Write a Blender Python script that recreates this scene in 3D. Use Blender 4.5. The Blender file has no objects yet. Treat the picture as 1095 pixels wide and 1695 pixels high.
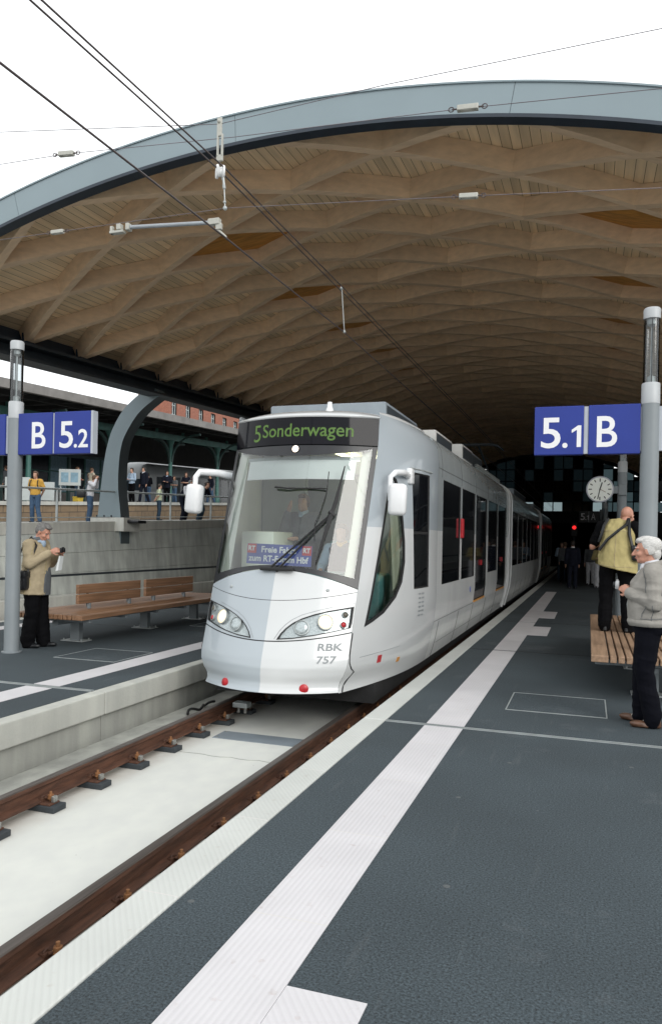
import bpy, bmesh, math, random
import numpy as np
from mathutils import Vector, Matrix, noise, geometry
random.seed(5)
SC = bpy.context.scene
COL = SC.collection
R = math.radians

# ------------------------------------------------------------------ camera
YAW, ROLL = math.atan(425.6 / 1250.0), R(1.15)
fw = Vector((-math.sin(YAW), math.cos(YAW), 0)); r0 = Vector((math.cos(YAW), math.sin(YAW), 0)); u0 = Vector((0, 0, 1))
rr = r0 * math.cos(ROLL) + u0 * math.sin(ROLL); uu = u0 * math.cos(ROLL) - r0 * math.sin(ROLL)
cd = bpy.data.cameras.new('camera'); cam = bpy.data.objects.new('camera', cd); COL.objects.link(cam)
cam.matrix_world = Matrix(((rr.x, uu.x, -fw.x, 0), (rr.y, uu.y, -fw.y, 0), (rr.z, uu.z, -fw.z, 1.62), (0, 0, 0, 1)))
cd.sensor_fit = 'VERTICAL'; cd.sensor_height = 36; cd.sensor_width = 24
cd.lens = 36 * 1250 / 1695; cd.shift_y = 47 / 1695
cd.clip_start = 0.1; cd.clip_end = 2000
SC.camera = cam

# ------------------------------------------------------------------ sky, sun, exposure (bright overcast)
W = bpy.data.worlds.new('World'); SC.world = W; W.use_nodes = True
nt = W.node_tree; nt.nodes.clear()
sky = nt.nodes.new('ShaderNodeTexSky'); sky.sky_type = 'NISHITA'; sky.sun_disc = False
SUN_EL, SUN_AZ = R(28), R(130)
sky.sun_elevation = SUN_EL; sky.sun_rotation = SUN_AZ
mixn = nt.nodes.new('ShaderNodeMix'); mixn.data_type = 'RGBA'; mixn.inputs[0].default_value = 0.93
cl = nt.nodes.new('ShaderNodeTexNoise'); cl.inputs['Scale'].default_value = 1.6; cl.inputs['Detail'].default_value = 5
cr = nt.nodes.new('ShaderNodeValToRGB')
cr.color_ramp.elements[0].color = (12.3, 12.7, 12.8, 1); cr.color_ramp.elements[1].color = (15.3, 15.5, 15.6, 1)
tc = nt.nodes.new('ShaderNodeTexCoord')
bg = nt.nodes.new('ShaderNodeBackground'); bg.inputs['Strength'].default_value = 0.10
ow = nt.nodes.new('ShaderNodeOutputWorld')
L = nt.links.new
L(tc.outputs['Generated'], cl.inputs['Vector']); L(cl.outputs['Fac'], cr.inputs['Fac'])
L(sky.outputs['Color'], mixn.inputs['A']); L(cr.outputs['Color'], mixn.inputs['B'])
L(mixn.outputs['Result'], bg.inputs['Color']); L(bg.outputs['Background'], ow.inputs['Surface'])
sd = bpy.data.lights.new('sun', 'SUN'); sd.energy = 1.3; sd.angle = R(30); sd.color = (1, .97, .92)
so = bpy.data.objects.new('sun', sd); COL.objects.link(so)
sdir = Vector((math.sin(SUN_AZ) * math.cos(SUN_EL), math.cos(SUN_AZ) * math.cos(SUN_EL), math.sin(SUN_EL)))
so.rotation_euler = sdir.to_track_quat('Z', 'Y').to_euler()
so.location = (0, -20, 40)
SC.view_settings.view_transform = 'Standard'; SC.view_settings.look = 'None'
SC.view_settings.exposure = 0.12; SC.view_settings.gamma = 1
SC.cycles.use_denoising = True
SC.cycles.max_bounces = 8; SC.cycles.transparent_max_bounces = 16
SC.cycles.caustics_reflective = False; SC.cycles.caustics_refractive = False

# ------------------------------------------------------------------ materials
MATS = {}
def M(name, c, rough=.5, var=.12, scale=6., bump=0., bscale=None, metal=0., emit=None, es=0., spec=.5, coat=0., stretch=None, detail=6):
    m = bpy.data.materials.new(name); m.use_nodes = True; t = m.node_tree; b = t.nodes['Principled BSDF']
    b.inputs['Roughness'].default_value = rough; b.inputs['Metallic'].default_value = metal
    b.inputs['Specular IOR Level'].default_value = spec; b.inputs['Coat Weight'].default_value = coat
    co = t.nodes.new('ShaderNodeTexCoord'); mp = t.nodes.new('ShaderNodeMapping')
    if stretch: mp.inputs['Scale'].default_value = stretch
    t.links.new(co.outputs['Object'], mp.inputs['Vector'])
    n = t.nodes.new('ShaderNodeTexNoise'); n.inputs['Scale'].default_value = scale; n.inputs['Detail'].default_value = detail
    t.links.new(mp.outputs['Vector'], n.inputs['Vector'])
    r = t.nodes.new('ShaderNodeValToRGB')
    r.color_ramp.elements[0].position = .28; r.color_ramp.elements[1].position = .72
    r.color_ramp.elements[0].color = tuple(max(0, x * (1 - var)) for x in c) + (1,)
    r.color_ramp.elements[1].color = tuple(min(1, x * (1 + var)) for x in c) + (1,)
    t.links.new(n.outputs['Fac'], r.inputs['Fac']); t.links.new(r.outputs['Color'], b.inputs['Base Color'])
    if bump:
        n2 = t.nodes.new('ShaderNodeTexNoise'); n2.inputs['Scale'].default_value = bscale or scale * 6; n2.inputs['Detail'].default_value = 5
        t.links.new(mp.outputs['Vector'], n2.inputs['Vector'])
        bp = t.nodes.new('ShaderNodeBump'); bp.inputs['Strength'].default_value = bump; bp.inputs['Distance'].default_value = .01
        t.links.new(n2.outputs['Fac'], bp.inputs['Height']); t.links.new(bp.outputs['Normal'], b.inputs['Normal'])
    if emit: b.inputs['Emission Color'].default_value = tuple(emit) + (1,); b.inputs['Emission Strength'].default_value = es
    if name == 'glulam':
        oi = t.nodes.new('ShaderNodeObjectInfo'); mr = t.nodes.new('ShaderNodeMapRange'); mr.inputs[3].default_value = .86; mr.inputs[4].default_value = 1.08; t.links.new(oi.outputs['Random'], mr.inputs[0])
        mm = t.nodes.new('ShaderNodeMix'); mm.data_type = 'RGBA'; mm.blend_type = 'MULTIPLY'; mm.inputs[0].default_value = 1
        t.links.new(r.outputs['Color'], mm.inputs['A']); t.links.new(mr.outputs[0], mm.inputs['B']); t.links.new(mm.outputs['Result'], b.inputs['Base Color'])
    MATS[name] = m
    return m

def glass(name, tint, gl=1.0, rough=.0):
    m = bpy.data.materials.new(name); m.use_nodes = True; t = m.node_tree; t.nodes.clear()
    o = t.nodes.new('ShaderNodeOutputMaterial'); mx = t.nodes.new('ShaderNodeMixShader')
    tr = t.nodes.new('ShaderNodeBsdfTransparent'); tr.inputs['Color'].default_value = tuple(tint) + (1,)
    g = t.nodes.new('ShaderNodeBsdfGlossy'); g.inputs['Roughness'].default_value = rough
    fr = t.nodes.new('ShaderNodeFresnel'); fr.inputs['IOR'].default_value = 1.5
    mu = t.nodes.new('ShaderNodeMath'); mu.operation = 'MULTIPLY'; mu.inputs[1].default_value = gl; mu.use_clamp = True
    t.links.new(fr.outputs[0], mu.inputs[0]); t.links.new(mu.outputs[0], mx.inputs[0])
    t.links.new(tr.outputs[0], mx.inputs[1]); t.links.new(g.outputs[0], mx.inputs[2]); t.links.new(mx.outputs[0], o.inputs[0])
    MATS[name] = m
    return m

def node(m, typ, **kw):
    n = m.node_tree.nodes.new(typ)
    for k, v in kw.items(): setattr(n, k, v)
    return n
def base_node(m): return m.node_tree.nodes['Principled BSDF']

# asphalt: fine aggregate, worn pale patches
def asphalt_mat():
    m = M('asphalt', (.0325, .044, .051), .88, .20, .7, bump=.10, bscale=160)
    t = m.node_tree; b = base_node(m); lk = t.links
    src = b.inputs['Base Color'].links[0].from_socket
    co = node(m, 'ShaderNodeTexCoord')
    sp = node(m, 'ShaderNodeTexNoise'); sp.inputs['Scale'].default_value = 95; sp.inputs['Detail'].default_value = 6; sp.inputs['Roughness'].default_value = .75
    lk.new(co.outputs['Object'], sp.inputs['Vector'])
    r = node(m, 'ShaderNodeValToRGB'); r.color_ramp.elements[0].position = .36; r.color_ramp.elements[1].position = .68
    r.color_ramp.elements[0].color = (.22, .22, .22, 1); r.color_ramp.elements[1].color = (2.5, 2.5, 2.5, 1)
    lk.new(sp.outputs['Fac'], r.inputs['Fac'])
    mx = node(m, 'ShaderNodeMix', data_type='RGBA', blend_type='MULTIPLY'); mx.inputs[0].default_value = 1
    lk.new(src, mx.inputs['A']); lk.new(r.outputs['Color'], mx.inputs['B'])
    # scuffs and dust
    d = node(m, 'ShaderNodeTexNoise'); d.inputs['Scale'].default_value = .55; d.inputs['Detail'].default_value = 9; d.inputs['Roughness'].default_value = .72
    lk.new(co.outputs['Object'], d.inputs['Vector'])
    dr = node(m, 'ShaderNodeValToRGB'); dr.color_ramp.elements[0].position = .56; dr.color_ramp.elements[1].position = .82
    dr.color_ramp.elements[0].color = (0, 0, 0, 1); dr.color_ramp.elements[1].color = (.7, .7, .7, 1)
    lk.new(d.outputs['Fac'], dr.inputs['Fac'])
    m2 = node(m, 'ShaderNodeMix', data_type='RGBA'); m2.inputs['B'].default_value = (.16, .17, .18, 1)
    lk.new(dr.outputs['Color'], m2.inputs[0]); lk.new(mx.outputs['Result'], m2.inputs['A'])
    # dried gum and spilt spots
    v = node(m, 'ShaderNodeTexVoronoi'); v.inputs['Scale'].default_value = 2.6; lk.new(co.outputs['Object'], v.inputs['Vector'])
    g = node(m, 'ShaderNodeMath', operation='LESS_THAN'); g.inputs[1].default_value = .045; lk.new(v.outputs['Distance'], g.inputs[0])
    g2 = node(m, 'ShaderNodeMath', operation='MULTIPLY'); g2.inputs[1].default_value = .55; lk.new(g.outputs[0], g2.inputs[0])
    m3 = node(m, 'ShaderNodeMix', data_type='RGBA'); m3.inputs['B'].default_value = (.13, .135, .135, 1)
    lk.new(g2.outputs[0], m3.inputs[0]); lk.new(m2.outputs['Result'], m3.inputs['A'])
    # long faint scuffs from trolleys
    mp = node(m, 'ShaderNodeMapping'); mp.inputs['Scale'].default_value = (9, .8, 1); mp.inputs['Rotation'].default_value = (0, 0, .35); lk.new(co.outputs['Object'], mp.inputs['Vector'])
    n3 = node(m, 'ShaderNodeTexNoise'); n3.inputs['Scale'].default_value = 1.5; n3.inputs['Detail'].default_value = 10; lk.new(mp.outputs['Vector'], n3.inputs['Vector'])
    r3 = node(m, 'ShaderNodeValToRGB'); r3.color_ramp.elements[0].position = .63; r3.color_ramp.elements[1].position = .80; r3.color_ramp.elements[1].color = (.3, .3, .3, 1)
    lk.new(n3.outputs['Fac'], r3.inputs['Fac'])
    m4 = node(m, 'ShaderNodeMix', data_type='RGBA'); m4.inputs['B'].default_value = (.115, .125, .13, 1)
    lk.new(r3.outputs['Color'], m4.inputs[0]); lk.new(m3.outputs['Result'], m4.inputs['A'])
    lk.new(m4.outputs['Result'], b.inputs['Base Color'])
    return m
asphalt_mat()

def ribbed(name, c, direction, period, joint=None):
    """pale tactile tiles: fine raised ribs across `direction` (x,y), with tile joints along Y"""
    m = M(name, c, .62, .06, 2.2, spec=.35)
    t = m.node_tree; b = base_node(m); lk = t.links
    src = b.inputs['Base Color'].links[0].from_socket
    co = node(m, 'ShaderNodeTexCoord')
    dt = node(m, 'ShaderNodeVectorMath', operation='DOT_PRODUCT'); dt.inputs[1].default_value = (direction[0], direction[1], 0)
    lk.new(co.outputs['Object'], dt.inputs[0])
    a = node(m, 'ShaderNodeMath', operation='MULTIPLY'); a.inputs[1].default_value = 2 * math.pi / period
    lk.new(dt.outputs['Value'], a.inputs[0])
    s = node(m, 'ShaderNodeMath', operation='SINE'); lk.new(a.outputs[0], s.inputs[0])
    mr = node(m, 'ShaderNodeMapRange'); mr.inputs[1].default_value = -1; mr.inputs[2].default_value = .2
    mr.inputs[3].default_value = .945; mr.inputs[4].default_value = 1
    lk.new(s.outputs[0], mr.inputs[0])
    mx = node(m, 'ShaderNodeMix', data_type='RGBA', blend_type='MULTIPLY'); mx.inputs[0].default_value = 1
    lk.new(src, mx.inputs['A']); lk.new(mr.outputs[0], mx.inputs['B'])
    bp = node(m, 'ShaderNodeBump'); bp.inputs['Strength'].default_value = .2; bp.inputs['Distance'].default_value = .003
    lk.new(s.outputs[0], bp.inputs['Height']); lk.new(bp.outputs['Normal'], b.inputs['Normal'])
    # dirt specks and smears
    n = node(m, 'ShaderNodeTexNoise'); n.inputs['Scale'].default_value = 17; n.inputs['Detail'].default_value = 8
    lk.new(co.outputs['Object'], n.inputs['Vector'])
    r = node(m, 'ShaderNodeValToRGB'); r.color_ramp.elements[0].position = .64; r.color_ramp.elements[1].position = .80
    r.color_ramp.elements[0].color = (1, 1, 1, 1); r.color_ramp.elements[1].color = (.80, .72, .68, 1)
    lk.new(n.outputs['Fac'], r.inputs['Fac'])
    m3 = node(m, 'ShaderNodeMix', data_type='RGBA', blend_type='MULTIPLY'); m3.inputs[0].default_value = .8
    lk.new(mx.outputs['Result'], m3.inputs['A']); lk.new(r.outputs['Color'], m3.inputs['B'])
    last = m3.outputs['Result']
    if joint:
        sx = node(m, 'ShaderNodeSeparateXYZ'); lk.new(co.outputs['Object'], sx.inputs[0])
        d = node(m, 'ShaderNodeMath', operation='DIVIDE'); d.inputs[1].default_value = joint; lk.new(sx.outputs['Y'], d.inputs[0])
        f = node(m, 'ShaderNodeMath', operation='FRACT'); lk.new(d.outputs[0], f.inputs[0])
        g = node(m, 'ShaderNodeMath', operation='LESS_THAN'); g.inputs[1].default_value = .006 / joint * 1.2; lk.new(f.outputs[0], g.inputs[0])
        fl = node(m, 'ShaderNodeMath', operation='FLOOR'); lk.new(d.outputs[0], fl.inputs[0])
        wn = node(m, 'ShaderNodeTexWhiteNoise', noise_dimensions='1D'); lk.new(fl.outputs[0], wn.inputs['W'])
        tr = node(m, 'ShaderNodeMapRange'); tr.inputs[3].default_value = .96; tr.inputs[4].default_value = 1.0; lk.new(wn.outputs['Value'], tr.inputs[0])
        m5 = node(m, 'ShaderNodeMix', data_type='RGBA', blend_type='MULTIPLY'); m5.inputs[0].default_value = 1
        lk.new(last, m5.inputs['A']); lk.new(tr.outputs[0], m5.inputs['B'])
        m4 = node(m, 'ShaderNodeMix', data_type='RGBA'); m4.inputs['B'].default_value = (.60, .58, .56, 1)
        lk.new(g.outputs[0], m4.inputs[0]); lk.new(m5.outputs['Result'], m4.inputs['A']); last = m4.outputs['Result']
    lk.new(last, b.inputs['Base Color'])
    return m
ribbed('edge_tile', (.54, .555, .53), (.80, .60), .026, 1.0)
ribbed('guide_tile', (.60, .585, .60), (1, 0), .026, 1.0)
ribbed('guide_tile_side', (.60, .585, .60), (.80, .60), .026)

def stained_concrete(name, c, var, streak=.25, rough=.8, bump=.25):
    m = M(name, c, rough, var, 1.6, bump=bump, bscale=40)
    t = m.node_tree; b = base_node(m); lk = t.links
    src = b.inputs['Base Color'].links[0].from_socket
    co = node(m, 'ShaderNodeTexCoord'); mp = node(m, 'ShaderNodeMapping'); mp.inputs['Scale'].default_value = (3, 2.2, .25)
    lk.new(co.outputs['Object'], mp.inputs['Vector'])
    n = node(m, 'ShaderNodeTexNoise'); n.inputs['Scale'].default_value = 2; n.inputs['Detail'].default_value = 8; lk.new(mp.outputs['Vector'], n.inputs['Vector'])
    r = node(m, 'ShaderNodeValToRGB'); r.color_ramp.elements[0].position = .35; r.color_ramp.elements[1].position = .7
    r.color_ramp.elements[0].color = (1 - streak, 1 - streak, 1 - streak, 1); r.color_ramp.elements[1].color = (1.08, 1.08, 1.06, 1)
    lk.new(n.outputs['Fac'], r.inputs['Fac'])
    p = node(m, 'ShaderNodeTexVoronoi'); p.inputs['Scale'].default_value = 11; lk.new(co.outputs['Object'], p.inputs['Vector'])
    pr = node(m, 'ShaderNodeValToRGB'); pr.color_ramp.elements[0].position = .03; pr.color_ramp.elements[1].position = .06
    pr.color_ramp.elements[0].color = (.8, .8, .8, 1); pr.color_ramp.elements[1].color = (1, 1, 1, 1)
    lk.new(p.outputs['Distance'], pr.inputs['Fac'])
    mx = node(m, 'ShaderNodeMix', data_type='RGBA', blend_type='MULTIPLY'); mx.inputs[0].default_value = 1
    lk.new(src, mx.inputs['A']); lk.new(r.outputs['Color'], mx.inputs['B'])
    m2 = node(m, 'ShaderNodeMix', data_type='RGBA', blend_type='MULTIPLY'); m2.inputs[0].default_value = .8
    lk.new(mx.outputs['Result'], m2.inputs['A']); lk.new(pr.outputs['Color'], m2.inputs['B'])
    lk.new(m2.outputs['Result'], b.inputs['Base Color'])
    return m
stained_concrete('wall_concrete', (.62, .655, .63), .14, .22)
stained_concrete('cap_concrete', (.62, .625, .59), .10, .15)
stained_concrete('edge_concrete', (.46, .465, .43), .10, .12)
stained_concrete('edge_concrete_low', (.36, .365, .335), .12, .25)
sl = stained_concrete('slab_concrete', (.585, .595, .565), .012, .0, .75, .03)
def slab_stains(m):
    b = base_node(m); lk = m.node_tree.links; src = b.inputs['Base Color'].links[0].from_socket
    co = node(m, 'ShaderNodeTexCoord'); sx = node(m, 'ShaderNodeSeparateXYZ'); lk.new(co.outputs['Object'], sx.inputs[0])
    last = src
    for rx in (-4.0585, -2.5515):
        a = node(m, 'ShaderNodeMath', operation='ADD'); a.inputs[1].default_value = -rx; lk.new(sx.outputs['X'], a.inputs[0])
        ab = node(m, 'ShaderNodeMath', operation='ABSOLUTE'); lk.new(a.outputs[0], ab.inputs[0])
        mr = node(m, 'ShaderNodeMapRange'); mr.inputs[1].default_value = .06; mr.inputs[2].default_value = .30; mr.inputs[3].default_value = .75; mr.inputs[4].default_value = 0; lk.new(ab.outputs[0], mr.inputs[0])
        n = node(m, 'ShaderNodeTexNoise'); n.inputs['Scale'].default_value = 5; n.inputs['Detail'].default_value = 9; lk.new(co.outputs['Object'], n.inputs['Vector'])
        mu = node(m, 'ShaderNodeMath', operation='MULTIPLY'); lk.new(mr.outputs[0], mu.inputs[0]); lk.new(n.outputs['Fac'], mu.inputs[1])
        mx = node(m, 'ShaderNodeMix', data_type='RGBA'); mx.inputs['B'].default_value = (.30, .22, .16, 1); lk.new(mu.outputs[0], mx.inputs[0]); lk.new(last, mx.inputs['A']); last = mx.outputs['Result']
    v = node(m, 'ShaderNodeTexVoronoi'); v.inputs['Scale'].default_value = 3.1; lk.new(co.outputs['Object'], v.inputs['Vector'])
    g = node(m, 'ShaderNodeMath', operation='LESS_THAN'); g.inputs[1].default_value = .03; lk.new(v.outputs['Distance'], g.inputs[0])
    g2 = node(m, 'ShaderNodeMath', operation='MULTIPLY'); g2.inputs[1].default_value = .45; lk.new(g.outputs[0], g2.inputs[0])
    mx = node(m, 'ShaderNodeMix', data_type='RGBA'); mx.inputs['B'].default_value = (.22, .2, .17, 1); lk.new(g2.outputs[0], mx.inputs[0]); lk.new(last, mx.inputs['A'])
    lk.new(mx.outputs['Result'], b.inputs['Base Color'])
slab_stains(sl)

def rust_mat():
    m = M('rail_rust', (.085, .036, .02), .75, .45, 9, bump=.4, bscale=60, stretch=(4, .6, 4))
    return m
rust_mat()
M('rail_head', (.11, .095, .085), .42, .3, 5, metal=.55, stretch=(8, .3, 8))
M('rust_bolt', (.22, .10, .04), .7, .4, 30); M('steel_bolt', (.33, .33, .31), .45, .3, 30, metal=.7)
M('rubber_pad', (.035, .042, .048), .8, .25, 12)
def wood(name, c, along, sc=1., var=.3, rough=.6):
    """timber with grain along an axis (0 x, 1 y, 2 z)"""
    st = [14 * sc, 14 * sc, 14 * sc]; st[along] = .55 * sc
    m = M(name, c, rough, var, 2.2, bump=.12, bscale=5, stretch=tuple(st), spec=.35)
    return m
wood('glulam', (.77, .57, .39), 0, .35, .11, .7)
wood('seat_wood', (.25, .14, .08), 1, 1., .35, .45)
wood('seat_wood_pale', (.33, .215, .14), 1, 1., .3, .5)
wood('plywood_warm', (.50, .23, .05), 0, .5, .3, .6)
def deck_mat():
    m = M('roof_boards', (.82, .63, .41), .75, .16, 1.4, stretch=(6, .4, 6))
    t = m.node_tree; b = base_node(m); lk = t.links
    src = b.inputs['Base Color'].links[0].from_socket
    uv = node(m, 'ShaderNodeUVMap'); sx = node(m, 'ShaderNodeSeparateXYZ'); lk.new(uv.outputs[0], sx.inputs[0])
    d = node(m, 'ShaderNodeMath', operation='DIVIDE'); d.inputs[1].default_value = .15; lk.new(sx.outputs['X'], d.inputs[0])
    f = node(m, 'ShaderNodeMath', operation='FRACT'); lk.new(d.outputs[0], f.inputs[0])
    g = node(m, 'ShaderNodeMath', operation='LESS_THAN'); g.inputs[1].default_value = .07; lk.new(f.outputs[0], g.inputs[0])
    fl = node(m, 'ShaderNodeMath', operation='FLOOR'); lk.new(d.outputs[0], fl.inputs[0])
    wn = node(m, 'ShaderNodeTexWhiteNoise', noise_dimensions='1D'); lk.new(fl.outputs[0], wn.inputs['W'])
    tr = node(m, 'ShaderNodeMapRange'); tr.inputs[3].default_value = .82; tr.inputs[4].default_value = 1.08; lk.new(wn.outputs['Value'], tr.inputs[0])
    m5 = node(m, 'ShaderNodeMix', data_type='RGBA', blend_type='MULTIPLY'); m5.inputs[0].default_value = 1
    lk.new(src, m5.inputs['A']); lk.new(tr.outputs[0], m5.inputs['B'])
    m4 = node(m, 'ShaderNodeMix', data_type='RGBA'); m4.inputs['B'].default_value = (.24, .16, .09, 1)
    lk.new(g.outputs[0], m4.inputs[0]); lk.new(m5.outputs['Result'], m4.inputs['A']); lk.new(m4.outputs['Result'], b.inputs['Base Color'])
deck_mat()
M('fascia_grey', (.225, .285, .315), .5, .05, .8); M('shaded_flank_grey', (.085, .105, .115), .5, .1, 2); M('steel_dark', (.035, .045, .055), .55, .15, 3)
M('gutter_dark', (.02, .03, .045), .5, .2, 3)
M('post_grey', (.21, .235, .25), .45, .07, 3); M('post_pale', (.42, .44, .455), .4, .05, 3)
M('tram_white', (.58, .595, .60), .22, .03, 1.2, coat=.5); M('tram_grey', (.385, .43, .465), .25, .03, 1.2, coat=.5)
M('tram_side_white', (.68, .695, .695), .24, .07, 1.2, coat=.5, stretch=(1, 2.5, .5)); M('tram_side_grey', (.39, .43, .445), .24, .07, 1.2, coat=.5, stretch=(1, 2.5, .5))
M('tram_black', (.012, .013, .016), .3, .2, 8); M('rubber_black', (.012, .012, .013), .6, .2, 8)
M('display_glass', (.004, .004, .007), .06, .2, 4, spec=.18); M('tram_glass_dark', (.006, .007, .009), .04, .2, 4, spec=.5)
M('roof_unit_grey', (.22, .255, .285), .45, .1, 4); M('roof_unit_pale', (.52, .52, .50), .5, .1, 4)
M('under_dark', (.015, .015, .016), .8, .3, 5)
M('lamp_glass', (.50, .55, .55), .12, .1, 30); M('lens_clear', (.42, .47, .48), .08, .25, 60, metal=.3)
M('lamp_lit', (.9, .8, .6), .2, .05, 20, emit=(1, .70, .36), es=.95); M('lamp_white', (1, 1, 1), .2, .02, 20, emit=(1, .74, .50), es=2.2)
M('lamp_red', (.42, .012, .02), .3, .2, 20); M('lamp_dark', (.10, .09, .07), .25, .3, 30)
M('signal_red', (.6, .02, .02), .3, .1, 20, emit=(1, .02, .02), es=1.6)
M('led_green', (.1, .2, .05), .4, .1, 40, emit=(.20, .34, .07), es=.24)
M('text_grey', (.24, .26, .27), .5, .03, 5); M('white_plastic', (.76, .77, .78), .3, .03, 4)
M('cab_cream', (.80, .82, .72), .5, .05, 3); M('cab_dark', (.15, .18, .19), .6, .2, 4); M('dash_teal', (.10, .27, .27), .5, .2, 4)
M('cab_grey', (.36, .41, .42), .6, .1, 3); M('blind_white', (.80, .83, .83), .6, .04, 3)
M('curtain', (.62, .64, .50), .7, .15, 2, stretch=(30, 30, .4))
M('tube_yellow', (.9, .9, .4), .4, .02, 4, emit=(.97, .93, .6), es=3.5)
M('sign_blue', (.022, .042, .255), .45, .08, 2, spec=.3); M('sign_white', (.78, .78, .80), .4, .03, 4); M('sign_edge', (.42, .45, .5), .4, .08, 4)
M('banner_blue', (.07, .10, .38), .5, .05, 4); M('banner_red', (.55, .05, .06), .5, .06, 4)
M('clock_face', (.90, .92, .86), .4, .03, 4); M('clock_rim', (.45, .46, .52), .35, .05, 4); M('ink', (.012, .014, .014), .5, .2, 8)
M('wire_steel', (.06, .045, .045), .5, .3, 8); M('wire_thin', (.16, .14, .16), .5, .2, 8); M('porcelain', (.42, .42, .38), .35, .08, 20); M('tube_grey', (.30, .33, .36), .45, .1, 12)
M('galv', (.40, .43, .43), .45, .15, 10, metal=.3); M('green_steel', (.055, .16, .14), .55, .25, 2); M('green_dark', (.02, .05, .047), .6, .3, 2)
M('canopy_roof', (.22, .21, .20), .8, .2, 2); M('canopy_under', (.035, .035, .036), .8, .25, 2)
M('train_white_shaded', (.30, .32, .33), .35, .05, 1); M('train_glass', (.03, .04, .05), .15, .2, 2)  # train body white darkened to carry the shade under the canopy
M('terrace', (.20, .195, .18), .9, .2, 3, bump=.3); M('earth', (.45, .43, .39), .95, .3, 2, bump=.4)
M('board_white', (.55, .60, .60), .5, .05, 3); M('board_blue', (.25, .40, .50), .5, .2, 6); M('yellow_box', (.60, .42, .05), .5, .1, 5)
def brick(name, c1, c2, mort, scale, bw=.5, rh=.25, mlo=.02, rough=.85):
    m = bpy.data.materials.new(name); m.use_nodes = True; b = base_node(m); lk = m.node_tree.links
    uv = node(m, 'ShaderNodeUVMap'); t = node(m, 'ShaderNodeTexBrick'); t.inputs['Scale'].default_value = scale
    t.inputs['Color1'].default_value = c1 + (1,); t.inputs['Color2'].default_value = c2 + (1,); t.inputs['Mortar'].default_value = mort + (1,)
    t.inputs['Brick Width'].default_value = bw; t.inputs['Row Height'].default_value = rh; t.inputs['Mortar Size'].default_value = mlo
    lk.new(uv.outputs[0], t.inputs['Vector'])
    n = node(m, 'ShaderNodeTexNoise'); n.inputs['Scale'].default_value = 3.5; n.inputs['Detail'].default_value = 9; lk.new(uv.outputs[0], n.inputs['Vector'])
    r = node(m, 'ShaderNodeValToRGB'); r.color_ramp.elements[0].color = (.45, .45, .45, 1); r.color_ramp.elements[1].color = (1.35, 1.3, 1.25, 1)
    lk.new(n.outputs['Fac'], r.inputs['Fac'])
    mx = node(m, 'ShaderNodeMix', data_type='RGBA', blend_type='MULTIPLY'); mx.inputs[0].default_value = .8
    lk.new(t.outputs['Color'], mx.inputs['A']); lk.new(r.outputs['Color'], mx.inputs['B']); lk.new(mx.outputs['Result'], b.inputs['Base Color'])
    b.inputs['Roughness'].default_value = rough
    MATS[name] = m
brick('old_stone', (.34, .25, .16), (.26, .20, .14), (.12, .10, .08), 1., 1.1, .42, .018)
brick('red_brick', (.34, .125, .08), (.29, .105, .07), (.34, .2, .15), 1., .4, .16, .012)
glass('windscreen_glass', (.90, .955, .94), 2.2); glass('tube_glass', (.80, .83, .84), 1.6, .02)
def dark_pane():
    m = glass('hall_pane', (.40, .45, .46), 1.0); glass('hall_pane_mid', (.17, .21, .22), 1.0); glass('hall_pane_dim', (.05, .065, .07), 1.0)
dark_pane()

# ------------------------------------------------------------------ mesh helpers
def tag(o, label=None, cat=None, group=None, kind=None):
    for k, v in (('label', label), ('category', cat), ('group', group), ('kind', kind)):
        if v: o[k] = v
    return o
def thing(name, label, cat, loc=(0, 0, 0), rz=0., group=None):
    o = bpy.data.objects.new(name, None); COL.objects.link(o); o.empty_display_size = .2
    o.location = loc; o.rotation_euler = (0, 0, rz); return tag(o, label, cat, group)
def mk(name, me, parent=None, loc=None):
    o = bpy.data.objects.new(name, me); COL.objects.link(o)
    if parent: o.parent = parent
    if loc: o.location = loc
    return o
def copy_tree(o, parent=None):
    c = o.copy(); COL.objects.link(c)
    if parent: c.parent = parent
    for ch in list(o.children): copy_tree(ch, c)
    return c

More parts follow.
